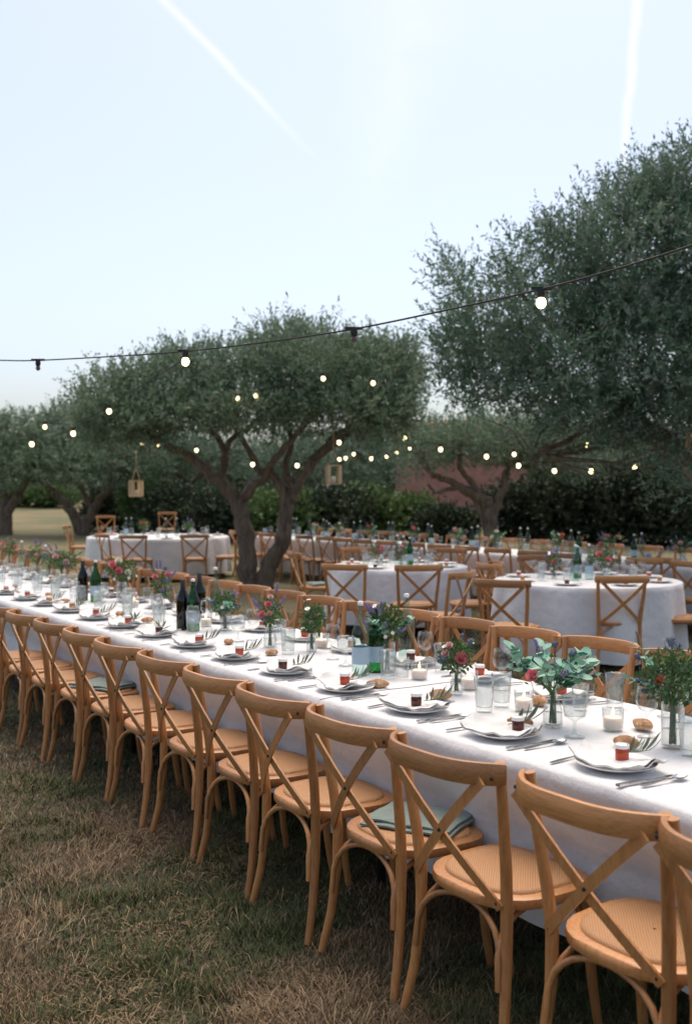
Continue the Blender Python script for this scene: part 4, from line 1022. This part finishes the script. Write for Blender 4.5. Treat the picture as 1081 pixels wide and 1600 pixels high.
glasses = [(756, 1112, TUM, 'left of the two tall ribbed tumblers at the pink bouquet'), (783, 1104, TUM, 'right of the two tall ribbed tumblers at the pink bouquet'),
           (783, 1078, WINE, 'wine glass behind the ribbed tumblers'), (897, 1152, GOB, 'ribbed goblet just right of the eucalyptus vase'), (918, 1092, WINE, 'wine glass behind the ribbed goblet'), (906, 1110, HIGH, 'plain tumbler behind the ribbed goblet'),
           (1010, 1152, WINE, 'wine glass left of the thistle bouquet'), (1078, 1180, TUM, 'ribbed tumbler at the right frame edge'), (606, 1062, TUM, 'ribbed tumbler in front of the big green bouquet'),
           (628, 1062, HIGH, 'plain tall tumbler right of the big green bouquet'), (664, 1044, WINE, 'wine glass right of the big bouquet'), (690, 1050, TUM, 'ribbed tumbler between big bouquet and pink bouquet'),
           (540, 1040, GOB, 'ribbed goblet left of the clear water bottle'), (520, 1030, WINE, 'wine glass left of the clear water bottle'), (450, 1022, TUM, 'ribbed tumbler between the leafy and the pink-lilac bouquets'), (437, 1006, TUM, 'second ribbed tumbler behind the pink-lilac bouquet'),
           (395, 1000, WINE, 'wine glass left of the pink-lilac bouquet'), (372, 1002, GOB, 'ribbed goblet right of the low lilac bouquet'), (1040, 1120, WINE, 'wine glass behind the thistle bouquet'), (1066, 1128, GOB, 'ribbed goblet far side at the right frame edge'), (960, 1105, TUM, 'ribbed tumbler behind the nearest lit candle'),
           (860, 1082, GOB, 'ribbed goblet behind the eucalyptus bouquet')]
for px, py, pr, lab in glasses:
    pr.put('clear ' + lab if 'two' not in lab else lab, 'glass', at(px, py), J(3), 'glasses on the long table')
j = 0
for i in range(7, 22):
    t = P0 + PIT * i
    for dt, off, pr, nm in ((-.10, 2.70, WINE, 'wine glass'), (-.02, 2.73, TUM, 'ribbed tumbler'), (.20, 2.78, HIGH, 'plain tumbler'), (.12, 2.93, WINE, 'far-side wine glass'), (.02, 2.95, GOB, 'far-side ribbed goblet')):
        pr.put('clear %s behind the %s near-side place from the right' % (nm, ordinal(i + 1)), 'glass', T(t + dt + J(.03), off + J(.025), TOP), J(3), 'glasses on the long table')
for px, py, lab in ((957, 1140, 'lit candle in a glass cup, nearest on the long table'), (818, 1110, 'lit candle in a glass cup left of the eucalyptus vase'), (733, 1076, 'lit candle in a glass cup right of the pink bouquet'),
                    (502, 1012, 'lit candle in a glass cup right of the leafy bouquet'), (322, 978, 'lit candle in a glass cup between pale bottles and lilac bouquet'), (655, 1062, 'candle in a glass cup right of the tall tumbler'), (210, 948, 'candle in a glass cup right of the wide rose bouquet')):
    VOT.put(lab, 'candle', at(px, py), J(3), 'candles on the long table')
for px, py, lab in ((1003, 1140, 'bread roll right of the nearest lit candle'), (978, 1168, 'bread roll behind the nearest red jam jar'), (842, 1102, 'bread roll behind the eucalyptus vase'), (688, 1092, 'bread roll left of the pink bouquet vase'),
                    (812, 1136, 'bread roll behind the dark jar of the second place'), (590, 1075, 'bread roll in front of the big green bouquet')):
    BREAD.put(lab, 'bread', at(px, py), J(3), 'bread rolls')

# ---- the other tables: bottles, glasses, plates and flowers as far as they show
def dress_round(c, r, name, seed, items, flowers):
    rr = random.Random(seed)
    for i in range(8):
        a = i * math.pi / 4 + .3; p = c + Vector((math.cos(a) * (r - .2), math.sin(a) * (r - .2), TOP)); k = ['red_jam', 'amber_jam', 'dark_jam'][i % 3]
        pos = ['right', 'back right', 'back', 'back left', 'left', 'front left', 'front', 'front right'][i]
        PLATE.put('white plate at the %s of the %s' % (pos, name), 'plate', p, 0, 'plates on the ' + name)
        JARS[k].put('small jar of %s jam at the %s of the %s' % (jn[k], pos, name), 'jar', p + Vector((0, 0, .01)), 0, 'jam jars on the ' + name)
        for pr, nm, dr, da in ((WINE, 'wine glass', .38, .12), (TUM, 'ribbed tumbler', .42, -.14)):
            q_ = c + Vector((math.cos(a + da) * (r - dr), math.sin(a + da) * (r - dr), TOP)); pr.put('clear %s at the %s of the %s' % (nm, pos, name), 'glass', q_, 0, 'glasses on the ' + name)
    for i, (dx, dy, k, lab) in enumerate(items): BOT[k].put(lab, 'bottle', c + Vector((dx, dy, TOP)), 0, 'bottles on the round tables')
    for i, (dx, dy, kind, w_, h_, spec, lab) in enumerate(flowers): vase_bouquet(0, 0, kind, w_, h_, spec, seed * 10 + i, lab, pt=c + Vector((dx, dy, TOP)))
dress_round(BC, BR, 'right round table', 5, [(-.14, -.12, 'plain', 'left pale bottle at the middle of the right round table'), (.02, .0, 'clear', 'right labelled bottle at the middle of the right round table'), (-.06, .15, 'green', 'green bottle at the back of the right round table')],
            [(.18, .05, 'bottle', .32, .20, dict(rose=[('pink', 2, 1.3), ('palepink', 1, 1.)], leaves=600, daisy=5), 'low wide bouquet with pink rose on the right round table'),
             (-.30, .10, 'bud', .18, .18, dict(rose=[('pink', 1, 1.)], lavender=5, leaves=300), 'small pink bouquet left of the bottles on the right round table')])
dress_round(CC, CRD, 'middle round table', 6, [(.06, -.02, 'plain', 'pale bottle at the middle of the middle round table'), (.14, .08, 'green', 'green-tinted bottle on the middle round table'), (.0, .2, 'plain', 'pale bottle behind the others on the middle round table')],
            [(-.24, .0, 'bud', .22, .16, dict(rose=[('pink', 2, 1.2)], leaves=350, lavender=3), 'round pink bouquet at the left of the middle round table'), (.02, -.2, 'bud', .14, .18, dict(rose=[('palepink', 2, 1.)], leaves=200), 'pale pink bouquet by the bottle on the middle round table')])
dress_round(EC, ER, 'left round table', 7, [(.15, -.1, 'plain', 'left pale bottle on the left round table'), (.34, .0, 'plain', 'right pale bottle on the left round table'), (-.55, .2, 'plain', 'pale bottle at the left of the left round table'), (-.62, .05, 'clear', 'pale labelled bottle at the left of the left round table')],
            [(-.30, .1, 'bottle', .26, .24, dict(rose=[('coral', 2, 1.2), ('whitepetal', 1, 1.)], leaves=500), 'tall green and coral bouquet on the left round table'), (.55, .1, 'bottle', .24, .2, dict(lavender=8, leaves=400), 'lilac bouquet at the right of the left round table')])
tb = 6.75; i = 0; rr = random.Random(4)
nb = 0; nf = 0
while tb < 18:
    m_ = T(tb, 10.2 + rr.uniform(-.12, .12), TOP)
    if i % 2 == 0:
        nb += 1
        for q_ in (0, 1):
            BOT['plain' if (i // 2 + q_) % 3 else 'green'].put('pale bottle, %s of the %s bottle pair from the right, back table' % (('right', 'left')[q_], ordinal(nb)), 'bottle', T(tb + q_ * .15, 10.22 + rr.uniform(-.05, .05), TOP), 0, 'bottles on the back table')
    else:
        nf += 1
        cs = [('coral', 'coral'), ('whitepetal', 'cream'), ('palepink', 'pale pink'), ('pink', 'pink')][nf % 4]
        vase_bouquet(0, 0, 'bottle', .26, .20, dict(rose=[(cs[0], 2, 1.2)], lavender=4, daisy=3, euc=1, leaves=330), 90 + i, '%s and green bouquet, %s from the right on the back table' % (cs[1], ordinal(nf)), pt=m_)
    if i % 3 == 0:
        HB = globals().setdefault('HB', Proto(lambda: link('blue_tumbler', lathe_mesh('blue_tumbler', [(.001, 0), (.030, 0), (.036, .10), (.034, .10), (.028, .01), (.001, .008)], M['blue_glass'], 16))))
        HB.put('dark blue tumbler, %s from the right on the back table' % ordinal(i // 3 + 1), 'glass', T(tb + .25, 10.0, TOP), 0, 'blue tumblers on the back table')
    for dt, off, pr, nm in ((.05, 9.98, WINE, 'wine glass'), (.22, 9.95, TUM, 'ribbed tumbler'), (.30, 10.45, WINE, 'far wine glass')):
        pr.put('clear %s, %s from the right on the back table' % (nm, ordinal(i + 1)), 'glass', T(tb + dt, off, TOP), 0, 'glasses on the back table')
    tb += .52; i += 1
for i in range(14):
    PLATE.put('white plate on the near edge of the back table, %s from the right' % ordinal(i + 1), 'plate', T(6.85 + .61 * i, 9.9, TOP), 0, 'plates on the back table')

# ------------------------------------------------------------------ light strings
def build_socket(lit, r):
    r = r if lit else r * .68
    def f(parent, p, drop=.034):
        s = link('socket', MB().lathe([(.001, 0), (.016, 0), (.018, -.02), (.016, -drop), (.012, -drop - .004)], 10).add([(-.045, -.006, -.004), (.045, -.006, -.004), (.045, .006, -.004), (-.045, .006, -.004), (-.045, -.006, .010), (.045, -.006, .010), (.045, .006, .010), (-.045, .006, .010)], [(0, 3, 2, 1), (4, 5, 6, 7), (0, 1, 5, 4), (1, 2, 6, 5), (2, 3, 7, 6), (3, 0, 4, 7)]).mesh('socket', M['black'], True, 40), parent, p)
        link('bulb', MB().ball((0, 0, -drop - r * 1.15), (r, r, r * 1.15), 14, 10).mesh('bulb', M['bulb'] if lit else M['bulb_off']), s)
    return f
def string_light(label, pts, bulbs, rc=.006, rb=.024, group='strings of festoon lights'):
    """pts: hanging points of the cable; bulbs: (position along 0..1, lit)"""
    o = thing('string_light', label, 'string light', pts[0], 0, group); P_ = [Vector(p) - Vector(pts[0]) for p in pts]; fine = []
    n = len(P_)
    for i in range(n - 1):
        a, b, c, d = P_[max(i - 1, 0)], P_[i], P_[i + 1], P_[min(i + 2, n - 1)]
        for k in range(12):
            t = k / 12; fine.append(.5 * ((2 * b) + (c - a) * t + (2 * a - 5 * b + 4 * c - d) * t * t + (3 * b - a - 3 * c + d) * t ** 3))
    fine.append(P_[-1]); link('cable', MB().tube(fine, rc, 6).mesh('cable', M['black']), o)
    L = np.cumsum([0] + [(fine[i + 1] - fine[i]).length for i in range(len(fine) - 1)])
    for f, lit in bulbs:
        s = f * L[-1]; k = min(int(np.searchsorted(L, s)), len(fine) - 1); k = max(k, 1); t = (s - L[k - 1]) / (L[k] - L[k - 1]); build_socket(lit, rb)(o, fine[k - 1].lerp(fine[k], t))
    return o
def frac(pts, pxs):
    """fraction along the cable nearest photo columns pxs, by projecting the cable into the camera"""
    out = []; P_ = [Vector(p) for p in pts]; L = [0]
    for a, b in zip(P_, P_[1:]): L.append(L[-1] + (b - a).length)
    X = [540.5 + F * p.x / (p.y * math.cos(PITCH) - (p.z - HC) * math.sin(PITCH)) for p in P_]
    for px in pxs:
        for i in range(len(P_) - 1):
            if min(X[i], X[i + 1]) <= px <= max(X[i], X[i + 1]):
                t = (px - X[i]) / (X[i + 1] - X[i]); out.append((L[i] + t * (L[i + 1] - L[i])) / L[-1]); break
    return out
mp = [PX(-420, 530, 9.6), PX(-160, 560, 8.2), PX(0, 563, 7.35), PX(60, 563, 7.1), PX(175, 557, 6.62), PX(290, 549, 6.2), PX(420, 534, 5.8), PX(553, 514, 5.42), PX(700, 484, 5.05), PX(845, 452, 4.72), PX(960, 421, 4.5), PX(1081, 383, 4.3), PX(1200, 340, 4.1)]
fl = frac(mp, [60, 290, 553, 845, 1140]); string_light('black festoon cable crossing the sky nearest the camera', mp, list(zip(fl, [False, True, False, True, False])), .0047, .023)
def far_string(label, d, pts, bulbs, rb=.030):
    P_ = [PX(x, y - 6, dd) for x, y, dd in pts]; string_light(label, P_, [(f, True) for f in frac(P_, bulbs)], .005, rb)
far_string('festoon string before the left olive crowns', 0, [(-120, 690, 15), (50, 692, 14), (115, 675, 13.4), (171, 640, 13), (300, 560, 12)], [-40, 50, 115, 171])
far_string('short festoon string on the far left olive', 0, [(-60, 640, 16), (70, 666, 16), (135, 668, 17)], [70])
far_string('festoon string winding through the upper central olive', 0, [(330, 650, 16), (375, 620, 15.8), (400, 617, 15.7), (505, 590, 15.2), (583, 597, 15), (690, 570, 14.5)], [372, 400, 505, 583])
far_string('festoon string under the left half of the central crown', 0, [(160, 680, 20), (222, 693, 19), (306, 703, 18), (391, 724, 15.8), (465, 726, 15.7), (530, 690, 15.6), (560, 650, 15.5)], [222, 246, 306, 391, 465, 530])
far_string('festoon string right of the central trunk', 0, [(490, 700, 19), (530, 718, 20), (555, 710, 21), (583, 717, 19), (604, 714, 22), (640, 702, 24), (690, 690, 25)], [530, 541, 555, 583, 604, 623, 640])
far_string('festoon string sagging before the dark right hedge', 0, [(632, 684, 17), (688, 701, 15.6), (760, 712, 15), (810, 726, 14.6), (866, 734, 14.3), (923, 734, 14), (991, 727, 13.6), (1100, 690, 13)], [632, 688, 760, 810, 866, 923, 991])
far_string('short festoon string under the big olive crown', 0, [(740, 700, 17), (803, 709, 16.5), (916, 694, 15.5), (1010, 670, 15)], [803, 916])

# ------------------------------------------------------------------ wooden lanterns hanging from the trees
PC = Proto(lambda: link('pillar_candle', lathe_mesh('pillar_candle', [(.001, 0), (.035, 0), (.036, .10), (.030, .104), (.001, .10)], M['wax'], 14)))
def build_lantern():
    o = thing('wooden_lantern', '-', 'lantern'); W = M['lantern']; a = .085; h = .30
    for sx in (-1, 1):
        for sy in (-1, 1): link('post', MB().box((sx * a, sy * a, h / 2), (.048, .048, h - .04)).mesh('post', W, False), o)
    link('base', MB().box((0, 0, .01), (.21, .21, .02)).mesh('base', W, False), o)
    tp = link('lantern_top', MB().box((0, 0, h - .01), (.21, .21, .02)).mesh('lantern_top', W, False), o)
    link('rope', MB().tube([(-.07, 0, h), (-.03, 0, h + .16), (0, 0, h + .22), (.03, 0, h + .16), (.07, 0, h)], .006, 6).add([], []).tube([(0, 0, h + .215), (0, 0, h + .55)], .006, 6).mesh('rope', M['lantern']), tp)
    return o
LAN = Proto(build_lantern)
for px, py, d, rz, lab in ((521, 757, 16.2, .2, 'pale wooden lantern hanging right of the forked olive'), (213, 776, 19.5, .5, 'pale wooden lantern hanging behind the left round table'), (1090, 706, 12.9, .3, 'wooden lantern cut by the right frame edge under the big olive')):
    p = PX(px, py, d); LAN.put(lab, 'lantern', p, rz, 'wooden lanterns in the trees')
    PC.put('white candle inside the ' + lab, 'candle', p + Vector((0, 0, .021)), 0, 'candles in the lanterns')
